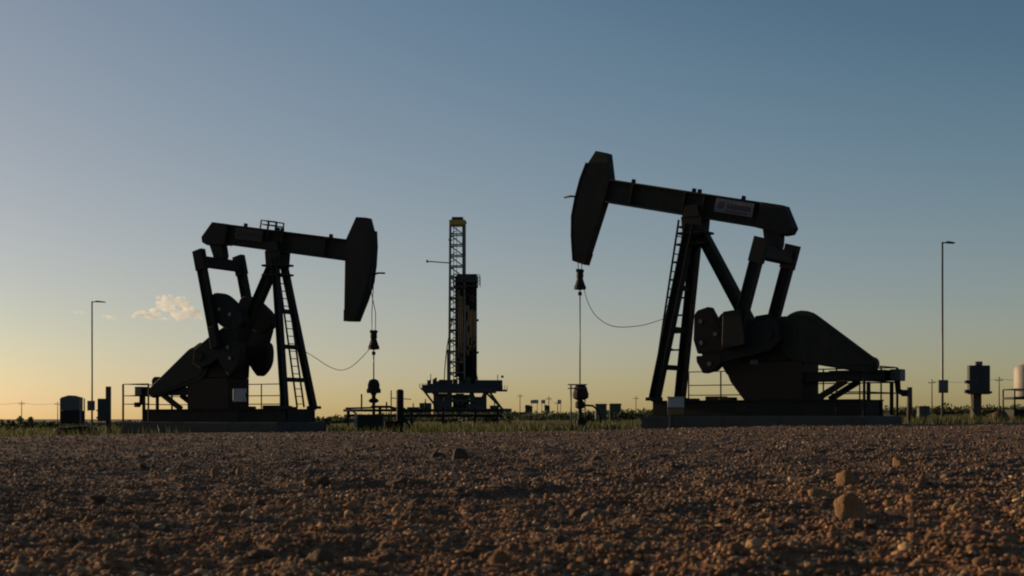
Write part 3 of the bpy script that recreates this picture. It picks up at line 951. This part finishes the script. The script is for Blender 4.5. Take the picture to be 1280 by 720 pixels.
# the big cabinet on legs far left
r = thing('equipment_cabinet', 'wide grey cabinet with dark lower half standing on thin legs at far left', 'cabinet', spot(90, 60))
MB().box(-0.38, 0.38, -0.3, 0.3, 0.98, 1.55).build('cabinet_body', 'grey', r, 0.02)
MB().box(-0.39, 0.41, -0.31, 0.31, 0.42, 0.978).build('lower_panel', 'black', r, 0.015)
MB().prism([(-0.3, 1.552), (0.3, 1.552), (0.08, 1.62), (-0.08, 1.62)], -0.28, 0.28).build('roof', 'grey', r)
for x in (-0.40, 0.44):
    for y in (-0.28, 0.28):
        MB().box(x - 0.022, x + 0.022, y - 0.022, y + 0.022, -0.1, 1.5).build('leg', 'steel', r)
for k in range(5):
    MB().box(-0.36, 0.36, -0.315, -0.302, 1.05 + k * 0.09, 1.10 + k * 0.09).build('louvre', 'grey', r)
o = MB().prism([(-0.75, -0.1), (0.8, -0.1), (0.8, 0.25), (0.5, 0.32), (-0.55, 0.24)], -0.5, 0.5).build('skid_box', 'black', None, 0.02)
o.location = spot(93, 56); tag(o, 'low dark skid on the ground under the grey cabinet at far left', 'skid')


def post_cabinet(px, D, label, post_w, post_h, cab, knobs):
    r = thing('electrical_cabinet', label, 'cabinet', spot(px, D), 0)
    MB().box(-post_w / 2, post_w / 2, -post_w / 2, post_w / 2, -0.1, post_h).build('post', 'wood', r, 0.01)
    x0, x1, z0, z1 = cab
    c = MB().box(x0, x1, -post_w / 2 - 0.28, -post_w / 2 - 0.003, z0, z1).build('cabinet_body', 'rig', r, 0.015)
    MB().box(x0 + 0.04, x1 - 0.04, -post_w / 2 - 0.300, -post_w / 2 - 0.282, z0 + 0.05, z1 - 0.05).build('door', 'rig', c, 0.006)
    for (x, z, s) in knobs:
        MB().box(x - s, x + s, -post_w / 2 - 0.22, -post_w / 2 - 0.06, z - s * 0.8, z + s * 0.8).build('conduit_hub', 'black', r, 0.01)
    MB().tube([(x0 + 0.12, -post_w / 2 - 0.14, z0 - 0.002), (x0 + 0.12, -post_w / 2 - 0.14, z0 * 0.5), (-0.02, -post_w / 2 - 0.03, 0.1), (-0.02, -post_w / 2 - 0.03, -0.05)], 0.025, 6).build('conduit', 'steel', r)
    return r


post_cabinet(135.5, 60, 'grey electrical cabinet on a tall dark post left of the left pump jack', 0.19, 1.98,
             (-0.36, 0.14, 0.50, 1.46), [(-0.38, 0.95, 0.04), (-0.38, 0.65, 0.05)])
r = post_cabinet(1220, 50, 'large dark electrical cabinet on a thick post right of the light pole', 0.30, 1.0,
                 (-0.37, 0.36, 0.98, 2.0), [(-0.41, 1.42, 0.07), (-0.41, 1.08, 0.08), (0.40, 1.05, 0.05)])
MB().box(-0.12, 0.12, -0.36, -0.2, 2.002, 2.14).build('vent_cap', 'grey', r, 0.02)

r = thing('marker_post', 'plain dark wooden post just right of the right pump jack', 'post', spot(1137, 47))
MB().tube([(0, 0, -0.1), (0, 0, 0.6), (0, 0, 1.22)], 0.095, 10, 0.085).build('post_body', 'wood', r)
r = thing('utility_box', 'small dark utility box on the grass right of the plain wooden post', 'utility box', spot(1154, 66))
MB().box(-0.25, 0.25, -0.2, 0.2, -0.05, 0.58).build('cabinet_body', 'box_green', r, 0.02)
MB().prism([(-0.27, 0.582), (0.27, 0.582), (0.22, 0.66), (-0.22, 0.66)], -0.22, 0.22).build('lid', 'box_green', r)

for k, (px, lab) in enumerate(((751, 'left one of two dark green transformer boxes behind the right wellhead'),
                               (769, 'right one of two dark green transformer boxes behind the right wellhead'))):
    r = thing('transformer_box', lab, 'transformer', spot(px, 92), 0.0, 'pair of transformer boxes')
    MB().box(-0.36, 0.36, -0.35, 0.35, -0.1, 1.12).build('cabinet_body', 'box_green', r, 0.03)
    MB().prism([(-0.40, 1.123), (0.40, 1.123), (0.36, 1.22), (-0.36, 1.22)], -0.39, 0.39).build('lid', 'box_green', r)
    MB().box(-0.3, -0.01, -0.365, -0.352, 0.1, 0.95).build('door', 'box_green', r)
    MB().box(0.01, 0.3, -0.365, -0.352, 0.1, 0.95).build('door', 'box_green', r)

# white tank on its stand at the right edge
r = thing('chemical_tank', 'white upright tank on a railed stand at the right edge', 'tank', spot(1285, 50))
MB().lathe([(0.46, 0.86), (0.48, 0.9), (0.48, 1.86), (0.42, 1.97), (0.15, 2.04), (0.12, 2.08)], 0, 0, 0, 28).build('tank_shell', 'tank', r)
MB().lathe([(0.13, 2.08), (0.13, 2.13), (0.10, 2.15)], 0, 0, 0, 14).build('tank_cap', 'grey', r)
for o in r.children:
    if o.name.startswith('tank_shell'):
        for pl in o.data.polygons: pl.use_smooth = len(pl.vertices) == 4
MB().tube([(-0.2, -0.45, 1.0), (-0.2, -0.62, 0.98), (-0.2, -0.64, 0.45)], 0.03, 8).build('outlet_pipe', 'black', r)
MB().box(-0.26, -0.14, -0.60, -0.50, 0.93, 1.04).build('valve', 'oxide', r, 0.01)
MB().tube([(0.1, -0.49, 0.95), (0.1, -0.49, 1.85)], 0.018, 6).build('sight_glass', 'grey', r)
st = MB()
st.box(-0.7, 0.7, -0.6, 0.6, 0.78, 0.858)
st.build('stand_deck', 'black', r)
MB().box(-0.66, 0.66, -0.56, 0.56, -0.05, 0.42).build('stand_base', 'black', r, 0.02)
for x in (-0.68, 0.68):
    for y in (-0.58, 0.58):
        MB().tube([(x, y, -0.1), (x, y, 1.13)], 0.028, 6).build('stand_leg', 'black', r)
for y in (-0.58, 0.58):
    MB().tube([(-0.68, y, 1.13), (0.68, y, 1.13)], 0.024, 6).build('rail', 'black', r)
for x in (-0.68, 0.68):
    MB().tube([(x, -0.58, 1.13), (x, 0.58, 1.13)], 0.024, 6).build('rail', 'black', r)
v, f = ico(3)
rr = np.random.default_rng(77)
v = v * (1 + 0.12 * rr.normal(size=(len(v), 1)) * 0.6) * np.array([0.34, 0.4, 0.42]); v[:, 2] = np.where(v[:, 2] < 0, v[:, 2] * 0.2, v[:, 2])
o = np_mesh('soil_mound', v, f, 'rock_dark', True); o.location = spot(1250, 49)
tag(o, 'small brown soil mound beside the stand of the white tank', 'mound')


# ------------------------------------------------------------------ drilling rig, far behind
def drilling_rig():
    D = 320.0
    pt = spot(575, D)
    r = thing('drilling_rig', 'tall drilling rig with lattice mast and raised floor far behind the wells', 'drilling rig', pt)
    k = D / FPX                                   # metres per picture column at that distance
    def X(px): return (px - 575) * k
    def Z(py): return (524 - py) * k
    # substructure
    for x in (X(545), X(562), X(590), X(606)):
        for y in (-4, 4):
            MB().bar((x, y, 0), (x, y, Z(490)), 0.7, 0.7).build('substructure_column', 'rig', r)
    for y in (-4, 4):
        for a, b in ((545, 562), (562, 590), (590, 606)):
            MB().bar((X(a), y, 0.3), (X(b), y, Z(491)), 0.55, 0.55).build('diagonal_brace', 'rig', r)
            MB().bar((X(b), y, 0.3), (X(a), y, Z(491)), 0.55, 0.55).build('diagonal_brace', 'rig', r)
        MB().bar((X(543), y, Z(500)), (X(608), y, Z(500)), 0.6, 0.6).build('cross_beam', 'rig', r)
    MB().box(X(543), X(612), -4.6, 4.6, 0.0, 1.6).build('substructure_base', 'rig', r)
    MB().box(X(546), X(598), -3.0, 3.4, 1.6, Z(507)).build('mud_tank', 'rig', r)
    MB().box(X(570), X(580), -2.6, 0.4, Z(507) + 0.01, Z(491)).build('blowout_preventer', 'rig', r)
    MB().box(X(548), X(560), -3.2, 2.0, Z(507) + 0.01, Z(491)).build('choke_house', 'rig', r)
    MB().box(X(566), X(586), 0.5, 3.8, Z(507) + 0.01, Z(492)).build('shale_shaker', 'rig', r)
    MB().box(X(592), X(607), -3.0, 2.0, Z(506), Z(495)).build('hydraulic_unit', 'rig', r)
    # floor with its walkways and houses
    MB().prism([(X(526), Z(484)), (X(532), Z(490)), (X(620), Z(490)), (X(620), Z(484))], -5, 5).build('drill_floor', 'rig', r)
    MB().box(X(540), X(604), -4.6, 4.2, Z(484), Z(479)).build('floor_wall', 'rigblue', r)
    MB().box(X(594), X(628), -4.0, 4.0, Z(487), Z(474.5)).build('doghouse', 'rigblue', r)
    MB().box(X(620), X(634), -4.0, 4.0, Z(488), Z(486.3)).build('walkway', 'rig', r)
    MB().box(X(549), X(562), -2.6, 2.6, Z(479), Z(474)).build('drawworks', 'rig', r)
    hr = MB()
    for y in (-4.9, 4.9):
        for z in (479.5, 482):
            hr.bar((X(526), y, Z(z)), (X(541), y, Z(z)), 0.1, 0.1)
        for px in (526, 530, 534, 538):
            hr.bar((X(px), y, Z(484)), (X(px), y, Z(479.5)), 0.1, 0.1)
        for px in (628, 631, 634):
            hr.bar((X(px), y * 0.8, Z(486.3)), (X(px), y * 0.8, Z(481)), 0.1, 0.1)
    hr.build('floor_handrail', 'rig', r)['kind'] = 'stuff'
    MB().bar((X(537), -2, Z(484)), (X(550), -2, Z(500)), 0.5, 0.5).build('floor_brace', 'rig', r)
    MB().bar((X(530), 2, Z(488)), (X(543), 2, Z(505)), 0.45, 0.45).build('floor_brace', 'rig', r)
    stairs = MB()
    for y in (-2.2, -0.8):
        stairs.bar((X(608), y, Z(490)), (X(634), y, Z(516)), 0.25, 0.5)
    for i in range(14):
        t = i / 14
        stairs.box(X(608 + 26 * t), X(608 + 26 * t) + 0.35, -2.1, -0.9, Z(490 + 26 * t) - 0.06, Z(490 + 26 * t) + 0.03)
    stairs.build('stairway', 'rig', r)
    MB().bar((X(612), 2.5, Z(489)), (X(626), 2.5, Z(508)), 0.5, 0.5).build('catwalk_ramp', 'rig', r)
    # lattice mast
    x0, x1 = X(561.5), X(581)
    t0, t1 = X(563), X(581)
    zb, zt = Z(478), Z(279)
    def leg(i, z):
        t = (z - zb) / (zt - zb)
        xx = (x0 + (t0 - x0) * t, x1 + (t1 - x1) * t)
        hy = 1.8 - 0.3 * t
        return [(xx[0], -hy), (xx[1], -hy), (xx[1], hy), (xx[0], hy)][i]
    for i in range(4):
        MB().bar((*leg(i, zb), zb), (*leg(i, zt), zt), 0.38, 0.38).build('mast_leg', 'mast', r)
    lat = MB()
    n = 15
    for s in range(n):
        za = zb + (zt - zb) * s / n; zc = zb + (zt - zb) * (s + 1) / n
        for i in range(4):
            j = (i + 1) % 4
            lat.bar((*leg(i, zc), zc), (*leg(j, zc), zc), 0.26, 0.26)
            if i in (1, 3, 2):
                lat.bar((*leg(i, za), za), (*leg(j, zc), zc), 0.24, 0.24)
                if i != 2:
                    lat.bar((*leg(j, za), za), (*leg(i, zc), zc), 0.2, 0.2)
    lad0 = X(567.5)
    lat.bar((lad0, -1.9, zb), (lad0, -1.75, zt), 0.16, 0.16); lat.bar((lad0 + 0.7, -1.9, zb), (lad0 + 0.7, -1.75, zt), 0.12, 0.12)
    z = zb
    while z < zt:
        lat.bar((x0 + 0.1, -1.85, z), (lad0 + 0.5, -1.85, z + 0.8), 0.16, 0.16); z += 1.6
    lat.build('mast_lattice', 'mast', r)['kind'] = 'stuff'
    MB().bar((x1 - 0.4, 1.2, zb), (t1 - 0.45, 1.0, zt), 0.55, 0.35).build('drill_line', 'mast', r)
    MB().box(X(569), X(575), -1.0, 1.0, Z(470), Z(345)).build('top_drive_rail', 'rig', r)
    MB().box(X(559), X(563), -1.2, 1.2, Z(478), Z(436)).build('standpipe', 'rig', r)
    MB().box(X(562), X(582), -2.0, 2.0, Z(281), Z(275)).build('crown_block', 'yellow', r)
    MB().box(X(565), X(579), -1.3, 1.3, Z(275), Z(271)).build('crown_sheaves', 'rig', r)
    MB().box(X(580), X(583), -1.2, 1.2, Z(278), Z(276)).build('crown_walkway', 'rig', r)
    # racked drill pipe and the racking board
    random.seed(3)
    pipes = MB()
    for i in range(9):
        for j in range(5):
            xx = X(574.5) + i * 0.37; yy = -1.6 + j * 0.8 + (i % 2) * 0.4
            pipes.tube([(xx, yy, Z(479.5)), (xx + 0.06, yy, Z(344 + random.random() * 3))], 0.2, 6)
    for i in range(3):
        for j in range(5):
            xx = X(591.5) + i * 0.33; yy = -1.6 + j * 0.8
            pipes.tube([(xx, yy, Z(479.5)), (xx, yy, Z(343 + random.random() * 3))], 0.17, 6)
    pipes.build('racked_pipe', 'black', r)['kind'] = 'stuff'
    MB().box(X(567), X(597), -2.4, 2.4, Z(358), Z(356.5)).build('racking_board', 'rig', r)
    MB().box(X(571), X(596), -2.2, 2.2, Z(352), Z(342.5)).build('wind_wall', 'rig', r)
    rb = MB()
    for y in (-2.4, 2.4):
        for z in (343.5, 348, 352.5):
            rb.bar((X(567), y, Z(z)), (X(600), y, Z(z)), 0.12, 0.12)
        for px in (567, 597, 600):
            rb.bar((X(px), y, Z(357)), (X(px), y, Z(343.5)), 0.12, 0.12)
    rb.build('racking_handrail', 'rig', r)['kind'] = 'stuff'
    bo = MB().bar((X(534), 0, Z(325.5)), (X(562), 0, Z(327.5)), 0.22, 0.22).build('tong_boom', 'rig', r)
    MB().box(X(533), X(535), -0.4, 0.4, Z(327), Z(324)).build('boom_pulley', 'rig', bo)
    MB().tube([(X(537.5), 0, Z(484)), (X(537.5), 0, Z(473))], 0.09, 6).build('wind_sock_pole', 'rig', r)
    # the clutter of a working floor: hoses, winches, lamps, lockers
    q = random.Random(8)
    for i in range(11):
        px = 533 + i * 5.3 + q.uniform(-1.5, 1.5); ww = q.uniform(0.5, 1.3); hh = q.uniform(0.5, 1.7)
        base = 484 if px < 540 else (479 if px < 562 else 474.6 if px > 596 else 479)
        yy = q.uniform(-3.5, -1.5)
        MB().box(X(px) - ww / 2, X(px) + ww / 2, yy - 0.5, yy + 0.5, Z(base) + 0.01, Z(base) + hh).build('floor_locker', 'rig', r)
    for x0_, z0_, x1_, z1_, dip in ((572, 346, 577, 478, 1.6), (566, 400, 556, 478, 1.0), (581, 350, 598, 476, 1.4)):
        pts = []
        for i in range(13):
            t = i / 12
            pts.append((X(x0_ + (x1_ - x0_) * t) - dip * 4 * t * (1 - t) * 0.4, -2.6, Z(z0_ + (z1_ - z0_) * t)))
        MB().tube(pts, 0.13, 6).build('mud_hose', 'black', r)
    for px, py in ((563, 300), (581, 318), (563, 372), (597, 400), (597, 440), (545, 473), (628, 470)):
        MB().box(X(px) - 0.3, X(px) + 0.3, -2.3, -1.9, Z(py) - 0.25, Z(py) + 0.25).build('floodlight', 'grey', r)
    for px, z1_ in ((538, 466), (545, 470), (622, 467)):
        MB().tube([(X(px), 1.5, Z(484)), (X(px), 1.5, Z(z1_))], 0.1, 6).build('vent_pipe', 'rig', r)
    for a_, b_, t_ in ((512, 526, 508), (527, 541, 503), (613, 624, 506), (548, 566, 501), (584, 606, 504)):
        MB().box(X(a_), X(b_), -7.5, -5.2, 0, Z(t_)).build('ground_unit', 'rig', r)
        MB().tube([(X((a_ + b_) / 2), -6.4, Z(t_)), (X((a_ + b_) / 2), -6.4, Z(t_ - 5))], 0.14, 6).build('exhaust_stack', 'rig', r)
    # stores and trailers on the rig's own ground
    return r


drilling_rig()
for px, D, w_, h_, lab in ((515, 300, 6.0, 2.6, 'long low dark trailer left of the drilling rig'),
                           (645, 310, 4.5, 1.6, 'low dark trailer right of the rig stairway'),
                           (598, 296, 14.0, 2.4, 'long dark mud tank trailer in front of the rig base')):
    r = thing('rig_trailer', lab, 'trailer', spot(px, D), 0)
    MB().box(-w_ / 2, w_ / 2, -1.3, 1.3, 0.5, h_).build('trailer_body', 'rig', r, 0.08)
    MB().box(-w_ / 2 + 0.5, -w_ / 2 + 1.8, -1.2, 1.2, -0.1, 0.498).build('wheel_set', 'black', r)
    MB().box(w_ / 2 - 1.8, w_ / 2 - 0.5, -1.2, 1.2, -0.1, 0.498).build('wheel_set', 'black', r)

# far plant with pale vessels
for px, py, wpx, lab in ((668, 502, 10, 'widest pale storage vessel on legs in the far plant right of the rig'),
                         (679, 502, 5, 'narrow pale vessel on legs beside the widest one in the far plant'),
                         (699, 502, 5, 'rightmost pale vessel on legs in the far plant, near the right wellhead')):
    D = 420; kk = D / FPX
    pt = spot(px, D)
    r = thing('storage_vessel', lab, 'tank', pt, 0, 'pale vessels of the far plant')
    zc = CAM_H + (522 - py) * kk - pt.z
    MB().tube([(-wpx * kk / 2, 0, zc), (wpx * kk / 2, 0, zc)], 0.55, 12).build('vessel_shell', 'tank', r)
    for s in (-1, 1):
        MB().box(s * wpx * kk * 0.35 - 0.08, s * wpx * kk * 0.35 + 0.08, -0.3, 0.3, -0.2, zc - 0.5).build('leg', 'steel', r)
for px, wpx, top, lab in ((661, 9, 509, 'low dark shed with a stepped roof in the far plant'), (684, 6, 509, 'small dark hut between poles in the far plant')):
    D = 400; kk = D / FPX
    pt = spot(px, D); zt = CAM_H + (522 - top) * kk - pt.z
    r = thing('plant_shed', lab, 'shed', pt)
    MB().box(-wpx * kk / 2, wpx * kk / 2, -1.5, 1.5, -0.2, zt).build('wall', 'rig', r)
    MB().prism([(-wpx * kk / 2 - 0.2, zt + 0.002), (wpx * kk / 2 + 0.2, zt + 0.002), (wpx * kk * 0.2, zt + 0.5), (-wpx * kk * 0.4, zt + 0.7)], -1.7, 1.7).build('roof', 'rig', r)


# utility poles with their wires
def utility_pole(px, D, h, label):
    r = thing('utility_pole', label, 'utility pole', spot(px, D), 0, 'distant utility poles')
    MB().tube([(0, 0, -0.3), (0, 0, h)], 0.15, 8, 0.10).build('pole', 'wood', r)
    MB().box(-0.9, 0.9, -0.07, 0.07, h - 0.95, h - 0.80).build('crossarm', 'wood', r)
    for x in (-0.8, 0.4, 0.8):
        MB().lathe([(0.05, h - 0.798), (0.07, h - 0.65), (0.03, h - 0.5)], x, 0, 0, 6).build('insulator', 'grey', r)
    return spot(px, D) + Vector((0, 0, h - 0.5))


def wire(a, b, sag, label, group):
    pts = []
    for i in range(15):
        t = i / 14
        q = a.lerp(b, t); q.z -= sag * 4 * t * (1 - t); pts.append(q)
    o = MB().tube(pts, 0.035, 4).build('overhead_wire', 'wire')
    tag(o, label, 'wire', group)


P = {}
for px, D, h, lab in ((-60, 420, 7.5, 'utility pole beyond the left edge of the field'),
                      (27, 420, 7.5, 'leftmost thin utility pole in front of the glowing horizon'),
                      (72, 440, 7.5, 'thin utility pole beside the grey cabinet at far left'),
                      (650, 480, 8.5, 'lone utility pole just right of the drilling rig'),
                      (686, 430, 6.8, 'taller utility pole in the middle of the far plant'),
                      (697, 450, 5.5, 'shorter utility pole beside the rightmost pale vessel'),
                      (1249, 330, 8.3, 'utility pole between the dark cabinet and the white tank'),
                      (1340, 330, 8.3, 'utility pole beyond the right edge of the field'),
                      (1165, 345, 8.3, 'utility pole hidden in line with the right light pole'),
                      (795, 470, 7.0, 'thin utility pole right of the transformer boxes')):
    P[px] = utility_pole(px, D, h, lab)
for a, b, lab in ((-60, 27, 'overhead wire running out of the left edge'), (27, 72, 'overhead wire between the two thin poles at far left'),
                  (1165, 1249, 'overhead wire crossing behind the dark cabinet on the right'), (1249, 1340, 'overhead wire crossing behind the white tank'),
                  (686, 697, 'short overhead wire between the two poles of the far plant')):
    wire(P[a], P[b], 0.5, lab, 'overhead wires')


# ------------------------------------------------------------------ vegetation
def leaves(centres, radii, n_per, size, flat=0.7):
    """Leaf-sized quads filled through lumpy clumps."""
    m = len(centres)
    c = np.repeat(centres, n_per, 0); rad = np.repeat(radii, n_per, 0)
    d = rng.normal(size=(len(c), 3)); d /= np.linalg.norm(d, axis=1)[:, None]
    p = c + d * rad * (rng.random((len(c), 1)) ** 0.45)
    a = rng.normal(size=(len(c), 3)); a /= np.linalg.norm(a, axis=1)[:, None]
    b = np.cross(a, rng.normal(size=(len(c), 3))); b /= np.linalg.norm(b, axis=1)[:, None]
    s = size * rng.uniform(0.6, 1.4, (len(c), 1))
    v = np.stack([p - a * s, p + b * s * 0.4, p + a * s, p - b * s * 0.4], 1).reshape(-1, 3)
    f = np.arange(len(v)).reshape(-1, 4)
    return v, f


def shrub(px, D, w_, h_, label, group, seed):
    r = np.random.default_rng(seed)
    pt = spot(px, D)
    root = thing('shrub', label, 'shrub', pt, 0, group)
    n = 12
    c = np.stack([r.uniform(-0.5, 0.5, n) * w_, r.uniform(-0.4, 0.4, n) * w_, r.uniform(0.15, 0.85, n) * h_], 1)
    rad = np.repeat((r.uniform(0.12, 0.26, n) * max(w_ * 0.6, h_))[:, None], 3, 1)
    v, f = leaves(c, rad, 45, 0.05 * max(w_, h_) + 0.03)
    v[:, 2] = np.maximum(v[:, 2], -0.02)
    np_mesh('foliage', v, f, 'weed', parent=root)
    st = MB()
    for i in range(4):
        q = c[i]
        st.tube([(0, 0, -0.1), (q[0] * 0.5, q[1] * 0.5, q[2] * 0.5), tuple(q)], 0.03 * h_, 5, 0.012 * h_)
    st.build('stem', 'wood', root)


for k, (px, D, w_, h_, lab) in enumerate((
        (8, 80, 1.0, 0.75, 'low shrub at the very left edge of the field'),
        (30, 85, 0.9, 0.95, 'pointed shrub under the leftmost utility pole'),
        (60, 95, 1.5, 0.55, 'flat shrub left of the grey cabinet on legs'),
        (150, 85, 1.2, 0.6, 'low shrub at the left end of the left concrete pad'),
        (405, 70, 0.7, 0.6, 'small upright shrub at the right end of the left concrete pad'),
        (560, 78, 1.2, 0.5, 'low shrub in the grass before the drilling rig'),
        (620, 90, 1.6, 0.6, 'wide low shrub before the rig stairway'),
        (735, 85, 1.4, 0.6, 'low shrub between the right wellhead and the transformer boxes'),
        (780, 90, 1.3, 0.75, 'shrub standing against the right transformer box'),
        (800, 95, 1.2, 0.6, 'low shrub just left of the right concrete pad'),
        (1130, 62, 0.8, 0.5, 'small shrub by the plain wooden post'),
        (1180, 110, 1.8, 0.75, 'wide shrub behind the foot of the right light pole'),
        (1196, 115, 1.6, 0.65, 'dark shrub between the right light pole and the dark electrical cabinet'),
        (1235, 80, 1.0, 0.6, 'small shrub between the dark electrical cabinet and the soil mound'))):
    shrub(px, D, w_, h_, lab, 'low shrubs behind the gravel pad', 100 + k)


def scrub_belt():
    """Far mesquite scrub: a belt that reads as one mass."""
    n = 3600
    D = rng.uniform(170, 520, n)
    px = rng.uniform(-250, 1530, n)
    dens = np.interp(px, [-250, 0, 400, 480, 560, 820, 1000, 1150, 1250, 1530], [0.7, 0.7, 0.7, 0.9, 1, 1, 0.6, 0.5, 0.6, 0.6])
    ok = rng.random(n) < dens
    D = D[ok]; px = px[ok]
    x = (px - 640) / FPX * D
    h = rng.uniform(0.5, 1.7, len(D)) * np.interp(px, [-250, 380, 500, 820, 1530], [0.5, 0.6, 1, 1, 0.8])
    c = np.stack([x, D, SLOPE * x + h * 0.4], 1)
    rad = np.stack([h * rng.uniform(0.9, 2.2, len(D)), h, h * 0.6], 1)
    v, f = leaves(c, rad, 50, 0.28)
    o = np_mesh('scrub_belt', v, f, 'weed')
    tag(o, 'dark low scrub along the horizon behind the wells', 'scrub', kind='stuff')


scrub_belt()


def grass():
    n = 75000
    yy = 36 * (110 / 36) ** rng.random(n)
    xx = rng.uniform(-1, 1, n) * (0.44 * yy)
    lim = np.interp(xx, EDGE_X, EDGE_Y)
    dens = 0.45 + 1.2 * vnoise(xx * 0.45, yy * 0.3, 51) + 0.8 * vnoise(xx * 1.7, yy * 1.2, 52)
    ok = (yy > lim - 1.6 * rng.random(n) ** 3) & (rng.random(n) < dens)
    for p in (POSE_L, POSE_R):                       # nothing grows through the concrete
        c, s = math.cos(p.rz), math.sin(p.rz)
        lx = (xx - p.X) * c + (yy - p.Y) * s; ly = -(xx - p.X) * s + (yy - p.Y) * c
        ok &= ~((lx > -6.6) & (lx < 1.4) & (np.abs(ly) < 1.6))
    xx = xx[ok]; yy = yy[ok]; n = len(xx)
    tall = 0.5 + 0.9 * (vnoise(xx * 0.3, yy * 0.3, 53) + 0.5)
    h = rng.uniform(0.07, 0.26, n) * tall * np.interp(xx / yy, [-0.4, -0.25, -0.1, 0.4], [1.5, 1.35, 1.0, 1.0])
    wd = rng.uniform(0.008, 0.022, n)
    az = rng.uniform(0, 2 * np.pi, n)
    lean = rng.uniform(0.05, 0.6, n) * h
    la = rng.uniform(0, 2 * np.pi, n)
    b = np.stack([xx, yy, SLOPE * xx - 0.04], 1)
    sx = np.stack([np.cos(az) * wd, np.sin(az) * wd, np.zeros(n)], 1)
    mid = b + np.stack([np.cos(la) * lean * 0.3, np.sin(la) * lean * 0.3, h * 0.6], 1)
    tip = b + np.stack([np.cos(la) * lean, np.sin(la) * lean, h + 0.04], 1)
    v = np.stack([b - sx, b + sx, mid + sx * 0.7, tip, mid - sx * 0.7], 1).reshape(-1, 3)
    f = np.arange(len(v)).reshape(-1, 5)
    o = np_mesh('grass', v, f, 'grass')
    tag(o, 'rough green and straw coloured grass along the edge of the gravel', 'grass', kind='stuff')


grass()


# ------------------------------------------------------------------ clouds, low over the horizon on the left
cm = bpy.data.materials.new('cloud_vapour'); cm.use_nodes = True
nt = cm.node_tree; nt.nodes.clear()
out = nt.nodes.new('ShaderNodeOutputMaterial'); vol = nt.nodes.new('ShaderNodeVolumePrincipled')
vol.inputs['Color'].default_value = (1, 1, 1, 1); vol.inputs['Density'].default_value = 0.05
vol.inputs['Anisotropy'].default_value = 0.35
nt.links.new(vol.outputs['Volume'], out.inputs['Volume'])
M['cloud'] = cm


def cloud(label, lumps, seed):
    D = 3000; kk = D / FPX
    bm = bmesh.new()
    r = random.Random(seed)
    cx = sum(l[0] for l in lumps) / len(lumps); cy = sum(l[1] for l in lumps) / len(lumps)
    for px, py, rx, rz in lumps:
        for q in range(7):
            m = Matrix.Translation(((px - cx + r.uniform(-0.95, 0.95) * rx) * kk, r.uniform(-8, 8), (cy - py + r.uniform(-0.7, 0.8) * rz) * kk))
            m = m @ Matrix.Diagonal((rx * kk * r.uniform(0.4, 0.8), rz * kk * 0.6, rz * kk * r.uniform(0.25, 0.6), 1))
            bmesh.ops.create_icosphere(bm, subdivisions=2, radius=1, matrix=m)
    me = bpy.data.meshes.new('cloud'); bm.to_mesh(me); bm.free()
    me.materials.append(M['cloud'])
    o = bpy.data.objects.new('cloud', me); C.objects.link(o)
    rm = o.modifiers.new('merge', 'REMESH'); rm.mode = 'VOXEL'; rm.voxel_size = 2.2; rm.use_smooth_shade = True
    o.location = ((cx - 640) * kk, D, CAM_H + (522 - cy) * kk)
    tag(o, label, 'cloud', 'small clouds low in the left sky')


cloud('largest small puffy cloud left of the left pump jack, with a raised curl at right',
      [(170, 396, 7, 3), (177, 393, 8, 5), (186, 391, 9, 6), (195, 395, 8, 5), (202, 398, 7, 3), (199, 381, 4, 5), (203, 376, 6, 6), (208, 373, 6, 5),
       (205, 383, 6, 5), (212, 385, 7, 5), (217, 390, 7, 6), (222, 396, 7, 5), (213, 377, 7, 5), (220, 379, 6, 5), (225, 376, 5, 6), (229, 382, 6, 6),
       (231, 390, 8, 6), (236, 384, 6, 6), (240, 392, 8, 6), (246, 395, 7, 4), (227, 396, 9, 4)], 1)
cloud('small flat cloud wisp between the left light pole and the puffy cloud', [(133, 395, 5, 3), (140, 397, 7, 3), (147, 398, 5, 2)], 2)
cloud('tiny faint cloud wisp just left of the left light pole', [(98, 391, 5, 2.5), (103, 392, 4, 2)], 3)
